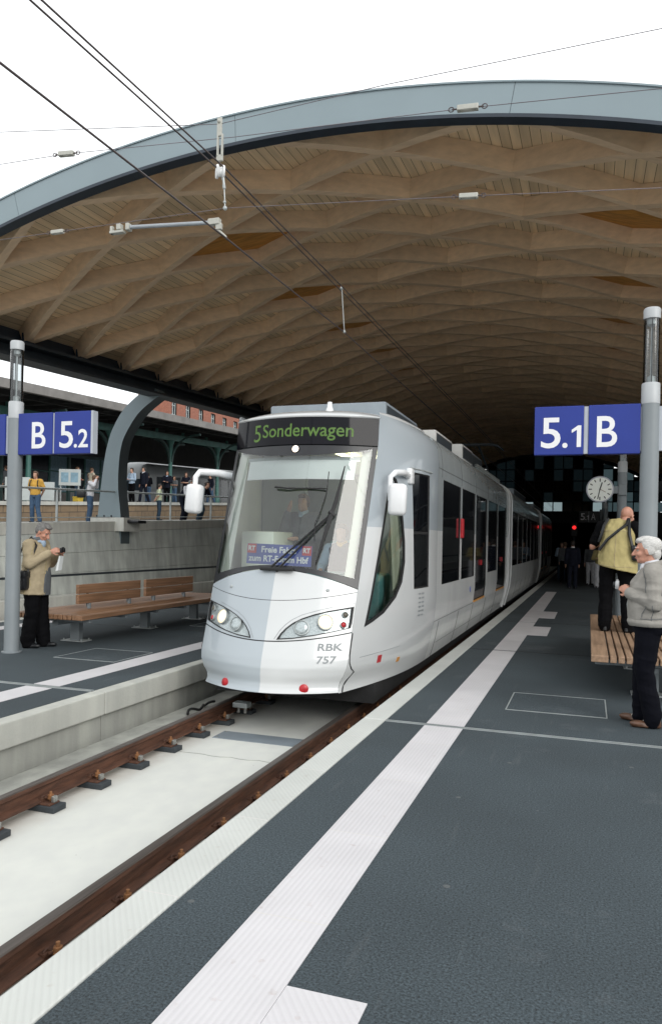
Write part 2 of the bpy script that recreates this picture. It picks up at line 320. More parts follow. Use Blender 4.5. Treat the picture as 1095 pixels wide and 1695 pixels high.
class MB:
    """collects shapes, links them as one mesh"""
    def __init__(s): s.v = []; s.f = []; s.mi = []; s.uv = None
    def add(s, vs, fs, m=0):
        n = len(s.v); s.v += [tuple(v) for v in vs]; s.f += [tuple(i + n for i in f) for f in fs]; s.mi += [m] * len(fs); return s
    def box(s, x0, x1, y0, y1, z0, z1, m=0, mat=None):
        vs = [(x, y, z) for z in (z0, z1) for y in (y0, y1) for x in (x0, x1)]
        if mat: vs = [mat @ Vector(v) for v in vs]
        return s.add(vs, [(0, 2, 3, 1), (4, 5, 7, 6), (0, 1, 5, 4), (2, 6, 7, 3), (0, 4, 6, 2), (1, 3, 7, 5)], m)
    def rbox(s, x0, x1, y0, y1, z0, z1, b=.01, m=0, mat=None):
        bm = bmesh.new(); bmesh.ops.create_cube(bm, size=1)
        for v in bm.verts: v.co = ((x0 + x1) / 2 + v.co.x * (x1 - x0), (y0 + y1) / 2 + v.co.y * (y1 - y0), (z0 + z1) / 2 + v.co.z * (z1 - z0))
        bmesh.ops.bevel(bm, geom=list(bm.edges), offset=b, segments=2, profile=.5, affect='EDGES')
        if mat: bm.transform(mat)
        bm.verts.index_update(); s.add([v.co.copy() for v in bm.verts], [[v.index for v in f.verts] for f in bm.faces], m); bm.free(); return s
    def tube(s, path, r, n=8, m=0, caps=True, flat=None):
        path = [Vector(p) for p in path]; rs = r if isinstance(r, (list, tuple)) else [r] * len(path)
        rings = []; t0 = (path[1] - path[0]).normalized(); a = t0.orthogonal().normalized()
        for i, p in enumerate(path):
            t = (path[min(i + 1, len(path) - 1)] - path[max(i - 1, 0)]).normalized()
            a = (a - t * a.dot(t)).normalized(); b = t.cross(a)
            rings.append([p + (a * math.cos(2 * math.pi * k / n) + b * math.sin(2 * math.pi * k / n)) * rs[i] for k in range(n)])
        vs = [v for q in rings for v in q]; fs = []
        for i in range(len(path) - 1):
            for k in range(n): fs.append((i * n + k, i * n + (k + 1) % n, (i + 1) * n + (k + 1) % n, (i + 1) * n + k))
        if caps: fs += [tuple(range(n - 1, -1, -1)), tuple((len(path) - 1) * n + k for k in range(n))]
        return s.add(vs, fs, m)
    def cyl(s, p0, p1, r0, r1=None, n=16, m=0): return s.tube([p0, p1], [r0, r0 if r1 is None else r1], n, m)
    def lathe(s, prof, n=16, m=0, mat=None, axis=None):
        vs = []; fs = []
        for (r, z) in prof:
            for k in range(n): vs.append(Vector((r * math.cos(2 * math.pi * k / n), r * math.sin(2 * math.pi * k / n), z)))
        if mat: vs = [mat @ v for v in vs]
        for i in range(len(prof) - 1):
            for k in range(n): fs.append((i * n + k, i * n + (k + 1) % n, (i + 1) * n + (k + 1) % n, (i + 1) * n + k))
        fs += [tuple(range(n - 1, -1, -1)), tuple((len(prof) - 1) * n + k for k in range(n))]
        return s.add(vs, fs, m)
    def sphere(s, c, rad, n=12, m=0, mat=None):
        rad = rad if isinstance(rad, (list, tuple)) else (rad,) * 3
        bm = bmesh.new(); bmesh.ops.create_uvsphere(bm, u_segments=n, v_segments=max(6, n // 2 + 2), radius=1)
        c = Vector(c)
        for v in bm.verts:
            q = Vector((v.co.x * rad[0], v.co.y * rad[1], v.co.z * rad[2])); v.co = c + (mat @ q if mat else q)
        bm.verts.index_update(); s.add([v.co.copy() for v in bm.verts], [[v.index for v in f.verts] for f in bm.faces], m); bm.free(); return s
    def prism(s, poly, z0, z1, m=0, mat=None):
        n = len(poly); vs = [Vector((x, y, z0)) for x, y in poly] + [Vector((x, y, z1)) for x, y in poly]
        if mat: vs = [mat @ v for v in vs]
        fs = [tuple(range(n - 1, -1, -1)), tuple(range(n, 2 * n))] + [(i, (i + 1) % n, n + (i + 1) % n, n + i) for i in range(n)]
        return s.add(vs, fs, m)
    def grid(s, rows, m=0, mfun=None, closed=False):
        h, w = len(rows), len(rows[0]); n0 = len(s.v)
        s.v += [tuple(v) for r_ in rows for v in r_]
        for i in range(h - 1):
            for j in range(w - (0 if closed else 1)):
                k = mfun(i, j) if mfun else m
                if k is None: continue
                s.f.append((n0 + i * w + j, n0 + i * w + (j + 1) % w, n0 + (i + 1) * w + (j + 1) % w, n0 + (i + 1) * w + j)); s.mi.append(k)
        return s
    def build(s, name, mats, parent=None, smooth=None, loc=None, uvfun=None):
        me = bpy.data.meshes.new(name); me.from_pydata(s.v, [], s.f); me.validate(clean_customdata=False)
        if not isinstance(mats, (list, tuple)): mats = [mats]
        for m in mats: me.materials.append(MATS[m] if isinstance(m, str) else m)
        if len(me.polygons) == len(s.mi): me.polygons.foreach_set('material_index', s.mi)
        bm = bmesh.new(); bm.from_mesh(me); bmesh.ops.recalc_face_normals(bm, faces=bm.faces); bm.to_mesh(me); bm.free()
        if smooth:
            me.shade_smooth(); me.set_sharp_from_angle(angle=R(smooth))
        if uvfun:
            ul = me.uv_layers.new(name='UVMap')
            for p in me.polygons:
                for li in p.loop_indices: ul.data[li].uv = uvfun(me.vertices[me.loops[li].vertex_index].co, p.normal)
        me.update()
        return mk(name, me, parent, loc)

def text_mesh(txt, size, bold=0., extrude=.0015, align='LEFT', spacing=1., width=None, resolution=4):
    c = bpy.data.curves.new('t', 'FONT'); c.body = txt; c.size = size; c.offset = bold; c.extrude = extrude; c.align_x = align
    c.space_character = spacing; c.resolution_u = resolution
    o = bpy.data.objects.new('t', c); COL.objects.link(o)
    dg = bpy.context.evaluated_depsgraph_get(); me = bpy.data.meshes.new_from_object(o.evaluated_get(dg))
    bpy.data.objects.remove(o); bpy.data.curves.remove(c)
    if width:
        xs = [v.co.x for v in me.vertices]; a, b = min(xs), max(xs)
        for v in me.vertices: v.co.x = (v.co.x - a) / (b - a) * width
    return me
def place_text(name, txt, mat, parent, origin, right, up, size, **kw):
    me = text_mesh(txt, size, **kw); right = Vector(right); up = Vector(up); nrm = right.cross(up); o = Vector(origin)
    for v in me.vertices: v.co = o + right * v.co.x + up * v.co.y + nrm * v.co.z
    me.materials.clear(); me.materials.append(MATS[mat]); return mk(name, me, parent)
# ================================================================== SETTING
SL = .05                       # the hall, the wall tops and the old station climb this much per metre relative to the ramp the track runs on
MB().add([(-400, -300, -1.3), (400, -300, -1.3), (400, 500, -1.3), (-400, 500, -1.3)], [(0, 1, 2, 3)]).build('ground', 'earth')['kind'] = 'structure'

JOINTS = [-48.85, -43.8, -38.75, -33.7, -28.65, -23.65, -18.6, -13.55, -8.5, -3.45, 1.6, 6.65, 11.7, 16.2, 21.2, 26.3, 31.3, 36.4, 41.4, 46.5, 51.5, 56.6, 61.6, 66.7, 71.7, 79]
def platform(x0, x1, edge0, edge1, mat_edge, wall_mat):
    m = MB()
    m.box(x0 + edge0 + .006, x1 - edge1 - .006, -48, 79, -.9, 0)
    tag(m.build('platform', 'asphalt'), kind='structure')
    for (a, b, sgn) in ((x0, x0 + edge0, -1), (x1 - edge1, x1, 1)):
        m = MB()
        for i in range(len(JOINTS) - 1):
            m.rbox(a, b, JOINTS[i] + .006, JOINTS[i + 1] - .006, -.23, .004, .012)
        tag(m.build('platform_edge', mat_edge), kind='structure')
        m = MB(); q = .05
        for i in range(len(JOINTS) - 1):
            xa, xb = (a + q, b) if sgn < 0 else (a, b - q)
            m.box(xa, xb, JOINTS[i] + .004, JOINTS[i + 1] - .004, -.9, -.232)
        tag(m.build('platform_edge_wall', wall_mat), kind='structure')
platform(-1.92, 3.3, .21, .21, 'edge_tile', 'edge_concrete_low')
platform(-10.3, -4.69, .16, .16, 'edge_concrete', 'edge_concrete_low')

def strips(name, rects, mat, z=.004):
    m = MB()
    for (x0, x1, y0, y1) in rects: m.box(x0, x1, y0, y1, -.01, z)
    tag(m.build(name, mat), kind='structure')
# pale tactile guide strip with its side bars
strips('guide_strip', [(-1.34, -1.005, -48, 6.60), (-1.34, -1.005, 6.68, 11.66), (-1.34, -1.005, 11.74, 16.15), (-1.34, -1.005, 16.22, 27)], 'guide_tile')
strips('guide_strip_bar', [(-1.003, -.70, 1.05, 2.55), (-1.003, -.665, 13.9, 15.4), (-1.003, -.675, 17.25, 18.98)], 'guide_tile_side')
strips('guide_strip', [(-5.65, -5.32, -48, 6.60), (-5.65, -5.32, 6.72, 11.66), (-5.65, -5.32, 11.74, 60)], 'guide_tile')
strips('guide_strip', [(-9.67, -9.34, -3, 60)], 'guide_tile')
# saw-cut joints: twin pale lines near the camera, dark lines beyond
strips('joint_line', [(-1.70, 3.08, 6.612, 6.620), (-1.70, 3.08, 6.655, 6.662)], 'galv', .0065)
strips('joint_line', [(-10.1, -4.86, 6.625, 6.645), (-10.1, -4.86, 6.68, 6.69)], 'galv', .0065)
strips('joint_line', [(-1.70, 3.08, 11.69, 11.71), (-1.70, 3.08, 16.175, 16.2), (-10.1, -4.86, 11.69, 11.71)], 'rubber_black', .003)

def hatch(x0, x1, y0, y1, label, w=.012):
    t = thing('hatch_cover', label, 'hatch cover', ((x0 + x1) / 2, (y0 + y1) / 2, 0))
    a, b = (x1 - x0) / 2, (y1 - y0) / 2
    m = MB(); z = .005
    m.box(-a, a, -b, -b + w, -.01, z); m.box(-a, a, b - w, b, -.01, z); m.box(-a, -a + w, -b + w, b - w, -.01, z); m.box(a - w, a, -b + w, b - w, -.01, z)
    m.build('rim', 'galv', t)
    MB().box(-a + w, a - w, -b + w, b - w, -.01, .0025).build('lid', 'asphalt', t)
hatch(-.74, .20, 7.55, 8.45, 'rectangular hatch with thin pale rim in front of the silver-haired man')
hatch(-6.66, -5.72, 8.28, 9.2, 'rectangular cable hatch with thin pale rim in the asphalt beside the tan-jacketed man')
hatch(-6.9, -5.95, 12.3, 13.1, 'rectangular hatch with thin pale rim behind the long wooden bench')

# ------------------------------------------------------------------ tracks
def trackbed(x0, x1):
    m = MB(); m.box(x0, x1, -48, 79, -1.2, -.53); tag(m.build('track_slab', 'slab_concrete'), kind='structure')
trackbed(-4.66, -1.95); trackbed(-12.4, -10.28); trackbed(3.28, 6.2)
# raised lip of the slab along the left platform wall
m = MB(); m.box(-4.66, -4.34, -48, 79, -.53, -.47); tag(m.build('track_kerb', 'edge_concrete_low'), kind='structure')
RP = [(-.070, 0), (.070, 0), (.070, .010), (.012, .028), (.009, .095), (.036, .112), (.036, .142), (.028, .150), (-.028, .150), (-.036, .142), (-.036, .112), (-.009, .095), (-.012, .028), (-.070, .010)]
def rail(x, label, group=None):
    m = MB(); n = len(RP); ys = [-48, 20, 79]
    for y in ys: m.v += [(px, y, pz) for px, pz in RP]
    for i in range(len(ys) - 1):
        for k in range(n):
            m.f.append((i * n + k, i * n + (k + 1) % n, (i + 1) * n + (k + 1) % n, (i + 1) * n + k)); m.mi.append(1 if k in (6, 7, 8) else 0)
    m.f += [tuple(range(n)), tuple((len(ys) - 1) * n + k for k in range(n))]; m.mi += [0, 0]
    o = m.build('rail', ['rail_rust', 'rail_head'], loc=(x, 0, -.47)); tag(o, label, 'rail', group)
TXC = -3.305
RAILX = (TXC - .7535, TXC + .7535)
rail(RAILX[0], 'rusty brown steel rail next to the left platform, held on black rubber pads')
rail(RAILX[1], 'rusty brown steel rail running close beside the right platform edge')
for x in (-12.25, -10.75, 4.0, 5.5): rail(x, 'rail of a neighbouring track hidden behind a platform', 'rails of the neighbouring tracks')

def support():
    t = bpy.data.objects.new('rail_fastening', None); COL.objects.link(t)
    MB().rbox(-.19, .21, -.075, .075, -.06, -.012, .006).build('pad', 'rubber_pad', t)
    MB().rbox(-.16, .16, -.06, .06, -.013, .001, .004).build('base_plate', 'rail_rust', t)
    for s in (-1, 1):
        b = MB(); x = s * .105
        b.cyl((x, .02, 0), (x, .02, .075), .011, n=10); b.lathe([(.024, .03), (.024, .052), (.012, .053)], 6, mat=Matrix.Translation((x, .02, 0))); b.lathe([(.03, .022), (.03, .03)], 14, mat=Matrix.Translation((x, .02, 0)))
        b.build('bolt', 'rust_bolt', t)
        c = MB(); pts = []
        for k in range(9):
            a = -.3 + k * .45; pts.append((s * (.075 + .035 * math.cos(a) * .6), -.02 + .032 * math.sin(a), .03 + .012 * math.cos(k)))
        c.tube(pts, .008, 6); c.rbox(s * .05 - .02, s * .05 + .02, -.035, .035, .008, .03, .005); c.build('clip', 'rail_rust', t, smooth=40)
    k = MB(); k.rbox(.135, .165, -.015, .03, 0, .05, .006); k.build('nut', 'steel_bolt', t)
    return t
s0 = support(); first = True
for x, lab in ((RAILX[0], 'rusty bolted rail fastening on a black rubber pad under the left rail'), (RAILX[1], 'rusty bolted rail fastening half hidden at the right platform edge')):
    for k in range(14):
        y = 2.5 + .6 * k
        o = s0 if first else copy_tree(s0); first = False
        o.location = (x, y, -.47); tag(o, lab, 'rail fastening', 'rail fastenings under the left rail' if x == RAILX[0] else 'rail fastenings under the right rail')

t = thing('duct_cover', 'flat grey metal duct cover set across the pale track slab before the tram', 'duct cover', (-3.3, 7.45, -.53))
MB().box(-.49, .49, -.15, .15, -.01, .006).build('plate', 'roof_unit_grey', t)
m = MB(); [m.cyl((x, y, .005), (x, y, .012), .012, n=8) for x in (-.45, .45) for y in (-.11, .11)]; m.build('screw', 'steel_bolt', t)
m = MB(); rng = random.Random(3); pts = [(-3.98 + i * .1, 6.7 + rng.uniform(-.02, .02), -.5292) for i in range(13)]
m.tube(pts, .004, 4); tag(m.build('slab_joint', 'edge_concrete_low'), kind='structure')
t = thing('rail_clamp', 'pale galvanised clamp bolted to the left rail just in front of the tram', 'clamp', (RAILX[0] + .1, 8.25, -.47))
MB().rbox(-.03, .16, -.07, .07, .07, .13, .01).build('bracket', 'galv', t)
for q in (.02, .11): m = MB(); m.cyl((q, 0, 0), (q, 0, .07), .02); m.build('bolt', 'steel_bolt', t, smooth=40)
m = MB(); m.tube([(-4.40 - .03 * math.sin(2 * a), 7.85 + .12 * a, -.45 + .035 * abs(math.sin(1.6 * a))) for a in np.linspace(0, 5.2, 24)], .016, 8)
tag(m.build('cable', 'rubber_black', smooth=60), 'looped black cable lying at the foot of the left platform wall', 'cable')

# ------------------------------------------------------------------ retaining wall, path, old terrace on the left
def wtop(y): return 1.87 + .0385 * (y - 14.2)
def retaining(xb, sgn, label, drop=0.):
    """battered concrete wall; sgn -1: leans away to the left"""
    w = thing('retaining_wall', label, 'wall', (xb, 0, 0)); ys = [0 + 2.45 * i for i in range(33)]
    m = MB(); hz = [-.6]
    def fx(z): return sgn * .13 * (z + .53)
    for i in range(len(ys) - 1):
        for c in range(3):
            vs = []
            for (yy, g) in ((ys[i], .004), (ys[i + 1], -.004)):
                tp = wtop(yy) - .29 - drop
                z0 = .10 + (tp - .10) * c / 3 + (.004 if c else -.7); z1 = .10 + (tp - .10) * (c + 1) / 3 - .004
                for z in (z0, z1):
                    sh = sgn * .003 * c
                    for dx in (0, sgn * .3): vs.append((fx(max(z, -.53)) + sh + dx, yy + g, z))
            m.add(vs, [(0, 2, 6, 4), (1, 5, 7, 3), (0, 1, 3, 2), (4, 6, 7, 5), (2, 3, 7, 6), (0, 4, 5, 1)])
    m.build('wall_face', 'wall_concrete', w)
    m = MB(); m2 = MB()
    for i in range(0, len(ys) - 2, 2):
        for mm, (z0f, z1f, xo, wd) in ((m, (.285, 0, -.035, .45)),):
            vs = []
            for (yy, g) in ((ys[i], .005), (ys[i + 2], -.005)):
                tp = wtop(yy) - drop; xx = fx(tp) - sgn * xo * -1
                for z in (tp - z0f, tp - z1f):
                    for dx in (0, sgn * wd): vs.append((fx(tp) - sgn * .03 + dx, yy + g, z))
            mm.add(vs, [(0, 2, 6, 4), (1, 5, 7, 3), (0, 1, 3, 2), (4, 6, 7, 5), (2, 3, 7, 6), (0, 4, 5, 1)])
    m.build('wall_cap', 'cap_concrete', w)
    MB().box(min(0, -sgn * .32), max(0, -sgn * .32), 0, 78.5, -.9, .09).build('wall_ledge', 'cap_concrete', w)
    MB().box(min(sgn * .14, sgn * .4), max(sgn * .14, sgn * .4), 0, 78.5, -1, .6).build('wall_core', 'steel_dark', w)
    return w
retaining(-12.75, -1, 'long battered grey concrete retaining wall behind the left platform')
retaining(6.55, 1, 'grey concrete retaining wall beyond the right hand platform')

def railing(x, label, k0, k1):
    t = thing('railing', label, 'railing', (x, 0, 0))
    for k in range(k0, k1):
        y = 16.5 + 2.85 * k; z = wtop(y)
        m = MB(); m.rbox(-.035, .035, y - .012, y + .012, z - .02, z + .86, .004); m.rbox(-.07, .07, y - .05, y + .05, z, z + .015, .003); m.build('post', 'galv', t)
    ya, yb = 16.5 + 2.85 * k0, 16.5 + 2.85 * (k1 - 1)
    m = MB(); m.tube([(0, ya, wtop(ya) + .87), (0, yb, wtop(yb) + .87)], .028, 8); m.build('handrail', 'galv', t, smooth=50)
    m = MB(); m.tube([(0, ya, wtop(ya) + .12), (0, yb, wtop(yb) + .12)], .012, 6); m.build('lower_rail', 'galv', t)
railing(-13.25, 'thin galvanised railing on top of the left concrete wall', -4, 14)
railing(7.05, 'thin galvanised railing on top of the right concrete wall', -4, 14)

def slab_sloped(name, x0, x1, y0, y1, zf, mat, th=.4):
    m = MB(); vs = [(x, y, zf(y) - d) for d in (th, 0) for y in (y0, y1) for x in (x0, x1)]
    m.add(vs, [(0, 2, 3, 1), (4, 5, 7, 6), (0, 1, 5, 4), (2, 6, 7, 3), (0, 4, 6, 2), (1, 3, 7, 5)]); tag(m.build(name, mat), kind='structure')
def zpath(y): return wtop(y) - .12
def zterr(y): return 2.85 + SL * (y - 23)
slab_sloped('path', -21.0, -13.2, -5, 100, zpath, 'terrace', 1.5)
slab_sloped('terrace', -75, -21.25, -5, 140, zterr, 'terrace', 3)
slab_sloped('path', 7.0, 30, -5, 100, zpath, 'terrace', 1.5)
# old stone terrace wall with pale kerb
w = thing('stone_wall', 'old tan stone terrace wall with a pale kerb behind the path', 'wall', (-21.0, 0, 0))
m = MB(); vs = []
for y in (-5, 100): vs += [(0, y, zpath(y) - .5), (-.25, y, zpath(y) - .5), (-.25, y, zterr(y) - .14), (0, y, zterr(y) - .14)]
m.add(vs, [(0, 4, 7, 3), (0, 3, 2, 1), (4, 5, 6, 7), (1, 2, 6, 5), (2, 3, 7, 6), (0, 1, 5, 4)])
m.build('wall_face', 'old_stone', w, uvfun=lambda c, n: (c.y, c.z - SL * c.y))
m = MB(); vs = []
for y in (-5, 100): vs += [(.06, y, zterr(y) - .14), (-.3, y, zterr(y) - .14), (-.3, y, zterr(y) + .01), (.06, y, zterr(y) + .01)]
m.add(vs, [(0, 4, 7, 3), (0, 3, 2, 1), (4, 5, 6, 7), (1, 2, 6, 5), (2, 3, 7, 6), (0, 1, 5, 4)]); m.build('kerb', 'cap_concrete', w)

# ------------------------------------------------------------------ old platform canopy with green iron columns
cn = thing('platform_canopy', 'long old station canopy with grey roof edge and green iron columns beyond the wall', 'canopy', (-21.5, 0, 0))
def zc_(y): return 7.62 + SL * (y - 23.5)
def bar_y(mb, x0, x1, y0, y1, d0, d1, m=0):
    vs = [(x, y, zc_(y) + d) for d in (d0, d1) for y in (y0, y1) for x in (x0, x1)]
    mb.add(vs, [(0, 2, 3, 1), (4, 5, 7, 6), (0, 1, 5, 4), (2, 6, 7, 3), (0, 4, 6, 2), (1, 3, 7, 5)], m)
m = MB(); bar_y(m, -.25, 0, 5, 110, -.32, .05); m.build('roof_edge', 'canopy_roof', cn)
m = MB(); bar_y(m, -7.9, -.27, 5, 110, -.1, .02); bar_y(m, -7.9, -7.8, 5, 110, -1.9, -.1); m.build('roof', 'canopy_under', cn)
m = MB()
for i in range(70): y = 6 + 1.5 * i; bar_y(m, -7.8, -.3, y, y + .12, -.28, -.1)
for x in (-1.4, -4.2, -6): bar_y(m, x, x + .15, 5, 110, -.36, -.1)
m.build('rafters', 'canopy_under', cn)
m = MB(); bar_y(m, -2.6, -2.4, 5, 110, -.98, -.62)
for i in range(35): y = 5.5 + 3 * i; bar_y(m, -2.58, -2.42, y, y + .07, -.6, -.4)
m.build('lattice_girder', 'green_steel', cn)
for k in range(14):
    y = 21.8 + 6.1 * (k - 2); zb, zt = zterr(y), zc_(y) - .98
    c = MB(); c.lathe([(.2, zb), (.2, zb + .3), (.13, zb + .4), (.11, zt - 1.2), (.13, zt - .3), (.24, zt - .05), (.24, zt)], 10, mat=Matrix.Translation((-2.5, y, 0)))
    col = c.build('column', 'green_steel', cn, smooth=40)
    b = MB()
    for s in (-1, 1):
        pts = [(-2.5, y + s * (.1 + 1.5 * (q / 6) ** 2), zt - 1.35 + 1.3 * math.sin(q / 6 * math.pi / 2)) for q in range(7)]
        b.tube(pts, .075, 6)
        pts = [(-2.5 + s * (.1 + 1.9 * (q / 6) ** 2), y, zt - 1.3 + 1.6 * math.sin(q / 6 * math.pi / 2)) for q in range(7)]
        b.tube(pts, .07, 6)
    b.box(-2.56, -2.44, y - .1, y + .1, zt - 1.4, zt - .1); b.build('bracket', 'green_dark', col)

# second canopy further back, and the brick station building
cn2 = thing('platform_canopy', 'darker second station canopy behind the white train', 'canopy', (-34, 0, 0))
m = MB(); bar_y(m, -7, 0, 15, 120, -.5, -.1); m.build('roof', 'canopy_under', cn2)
m = MB(); bar_y(m, -3.6, -3.4, 15, 120, -1.3, -.8); m.build('lattice_girder', 'green_dark', cn2)
for k in range(14):
    y = 20 + 7 * k; c = MB(); c.cyl((-3.5, y, zterr(y)), (-3.5, y, zc_(y) - 1.2), .12, n=8); c.build('column', 'green_dark', cn2)

def old_building(x, y0, y1, zb, zt, label, flip=False):
    b = thing('station_building', label, 'building', (x, y1 if flip else y0, 0), math.pi if flip else 0); D = 4.5; Lw = y1 - y0
    ny = int(Lw / 3.4); nz = int((zt - zb - 1) / 3.4)
    m = MB(); yb = [0]; zb_ = [zb]
    ys = [(Lw / ny) * i for i in range(ny)]
    # front wall with real openings
    edges_y = [0]; 
    for q in ys: edges_y += [q + .95, q + 2.2]
    edges_y.append(Lw); zed = [zb]
    for k in range(nz): zed += [zb + 1.2 + 3.4 * k, zb + 3.1 + 3.4 * k]
    zed.append(zt)
    for i in range(len(edges_y) - 1):
        for j in range(len(zed) - 1):
            if i % 2 == 1 and j % 2 == 1: continue
            a, c, e, f = edges_y[i], edges_y[i + 1], zed[j], zed[j + 1]
            m.add([(0, a, e), (0, c, e), (0, c, f), (0, a, f)], [(0, 1, 2, 3)])
    for (p, q) in (((0, 0), (-D, 0)), ((-D, 0), (-D, Lw)), ((-D, Lw), (0, Lw))):
        m.add([(p[0], p[1], zb), (q[0], q[1], zb), (q[0], q[1], zt), (p[0], p[1], zt)], [(0, 1, 2, 3)])
    m.build('wall', 'red_brick', b, uvfun=lambda c, n: (c.y + c.x, c.z))
    m = MB(); m.box(-D - .3, .4, -.4, Lw + .4, zt, zt + .35); rf = MB()
    m.build('cornice', 'edge_concrete', b)
    rf.add([(.3, -.3, zt + .35), (-D - .2, -.3, zt + .35), (-D / 2, 1.5, zt + 1.6), (.3, Lw + .3, zt + .35), (-D - .2, Lw + .3, zt + .35), (-D / 2, Lw - 1.5, zt + 1.6)], [(0, 1, 2), (3, 5, 4), (0, 2, 5, 3), (1, 4, 5, 2), (0, 3, 4, 1)])
    rf.build('roof', 'canopy_roof', b)
    for q in ys:
        for k in range(nz):
            z0 = zb + 1.2 + 3.4 * k
            f = MB(); f.box(-.28, -.2, q + .95, q + 1.03, z0, z0 + 1.9); f.box(-.28, -.2, q + 2.12, q + 2.2, z0, z0 + 1.9); f.box(-.28, -.2, q + 1.54, q + 1.61, z0, z0 + 1.9); f.box(-.28, -.2, q + 1.03, q + 2.12, z0 + 1.2, z0 + 1.28); f.box(-.2, .08, q + .9, q + 2.25, z0 - .1, z0)
            fr = f.build('window', 'board_white', b)
            g = MB(); g.add([(-.3, q + .95, z0), (-.3, q + 2.2, z0), (-.3, q + 2.2, z0 + 1.9), (-.3, q + .95, z0 + 1.9)], [(0, 1, 2, 3)]); g.build('pane', 'train_glass', fr)
    return b
old_building(-52, 86, 126, 3, 24.5, 'tall red brick station building with white windows far behind the old canopy')

def shed(x, y0, y1, label):
    b = thing('station_shed', label, 'building', (x, y0, 0)); Lw = y1 - y0
    def pz(y): return zterr(y + y0)
    m = MB(); vs = []
    for y in (0, Lw): vs += [(0, y, pz(y) - .5), (-6, y, pz(y) - .5), (-6, y, zc_(y + y0) - .2), (0, y, zc_(y + y0) - .2)]
    m.add(vs, [(0, 4, 7, 3), (0, 3, 2, 1), (4, 5, 6, 7), (1, 2, 6, 5), (2, 3, 7, 6)]); m.build('wall', 'under_dark', b)
    rng = random.Random(4); n = int(Lw / 2.2)
    for i in range(n):
        y = i * 2.2 + .2; z = pz(y)
        w = MB(); w.box(0, .08, y, y + .1, z, z + 4.2); w.box(0, .08, y + 2.1, y + 2.2, z, z + 4.2); w.box(0, .07, y + .1, y + 2.1, z + 2.5, z + 2.6); w.box(0, .07, y + .1, y + 2.1, z + 4.1, z + 4.2); w.box(0, .07, y + .1, y + 2.1, z + .9, z + .98)
        f = w.build('window', 'green_steel', b)
        g = MB(); g.add([(.03, y + .1, z + .98), (.03, y + 2.1, z + .98), (.03, y + 2.1, z + 2.5), (.03, y + .1, z + 2.5)], [(0, 1, 2, 3)]); g.add([(.03, y + .1, z + 2.6), (.03, y + 2.1, z + 2.6), (.03, y + 2.1, z + 4.1), (.03, y + .1, z + 4.1)], [(0, 1, 2, 3)])
        g.build('pane', 'train_glass' if rng.random() < .65 else 'board_blue', f)
        g = MB(); g.box(.0, .05, y + .1, y + 2.1, z + .05, z + .9); g.build('panel', 'train_white_shaded' if rng.random() < .5 else 'canopy_roof', f)
shed(-40.5, 14, 130, 'long dark station shed with green framed windows behind the old platform')

old_building(42, 40, 130, 0, 10.5, 'brick building beyond the right hand wall, mostly hidden behind the lamp post', True)
# ------------------------------------------------------------------ white trains standing beyond
def parked_train(x, y0, length, zf, label, stripe=None):
    t = thing('train', label, 'train', (x, y0, zf(y0) - .4)); hw = 1.42; SLP = SL
    prof = [(hw - .1, .1), (hw, .7), (hw, 2.3), (hw - .12, 2.8), (hw - .45, 3.12), (hw - .9, 3.25)]
    def ring(y, k, dz=0.):
        r = [(-a * k, y, b * (1 if b < 1 else 1 - dz) + SLP * y) for a, b in prof] ; r2 = [(a * k, y, b * (1 if b < 1 else 1 - dz) + SLP * y) for a, b in reversed(prof)]
        return r + r2
    m = MB(); st = [(0, .80, .22), (.12, .90, .12), (.4, .97, .04), (.9, 1, 0), (length, 1, 0)]
    rows = [ring(*q) for q in st]; m.grid(rows, closed=True)
    m.f += [tuple(range(len(rows[0]))), tuple(len(rows[0]) * (len(rows) - 1) + i for i in range(len(rows[0])))]; m.mi += [0, 0]
    m.build('body', 'train_white_shaded', t, smooth=35)
    for s in (-1, 1):
        y = 1.3; k = 2
        while y < length - 2:
            g = MB(); vs = []
            h0, h1, L_ = (.45, 2.3, 1.2) if k % 4 == 3 else (1.35, 2.25, 1.7)
            for yy in (y, y + L_):
                for z in (h0, h1): vs.append((s * (hw + .012), yy, z + SLP * yy))
            g.add(vs, [(0, 1, 3, 2)]); g.build('door' if k % 4 == 3 else 'window', 'train_glass', t); y += L_ + .35; k += 1
        if stripe:
            g = MB(); vs = [(s * (hw + .008), yy, z + SLP * yy) for yy in (1., length) for z in stripe[:2]]; g.add(vs, [(0, 1, 3, 2)]); g.build('stripe', 'banner_red', t)
    g = MB()
    rows = [[(xx, -.015, zz) for xx in np.linspace(-.95, .95, 7)] for zz in np.linspace(1.25, 2.05, 4)]
    g.grid(rows); g.build('windscreen', 'train_glass', t, smooth=40)
    return t
parked_train(-30.2, 45.0, 34, zterr, 'white train with rounded nose standing under the old canopy')
parked_train(12.5, 20, 40, zpath, 'white train with red stripe standing beyond the right hand wall', (.75, 1.1))
MB().box(-31.9, -28.5, 5, 110, 1.0, 1.0 + .01).build('track_slab', 'earth')['kind'] = 'structure'

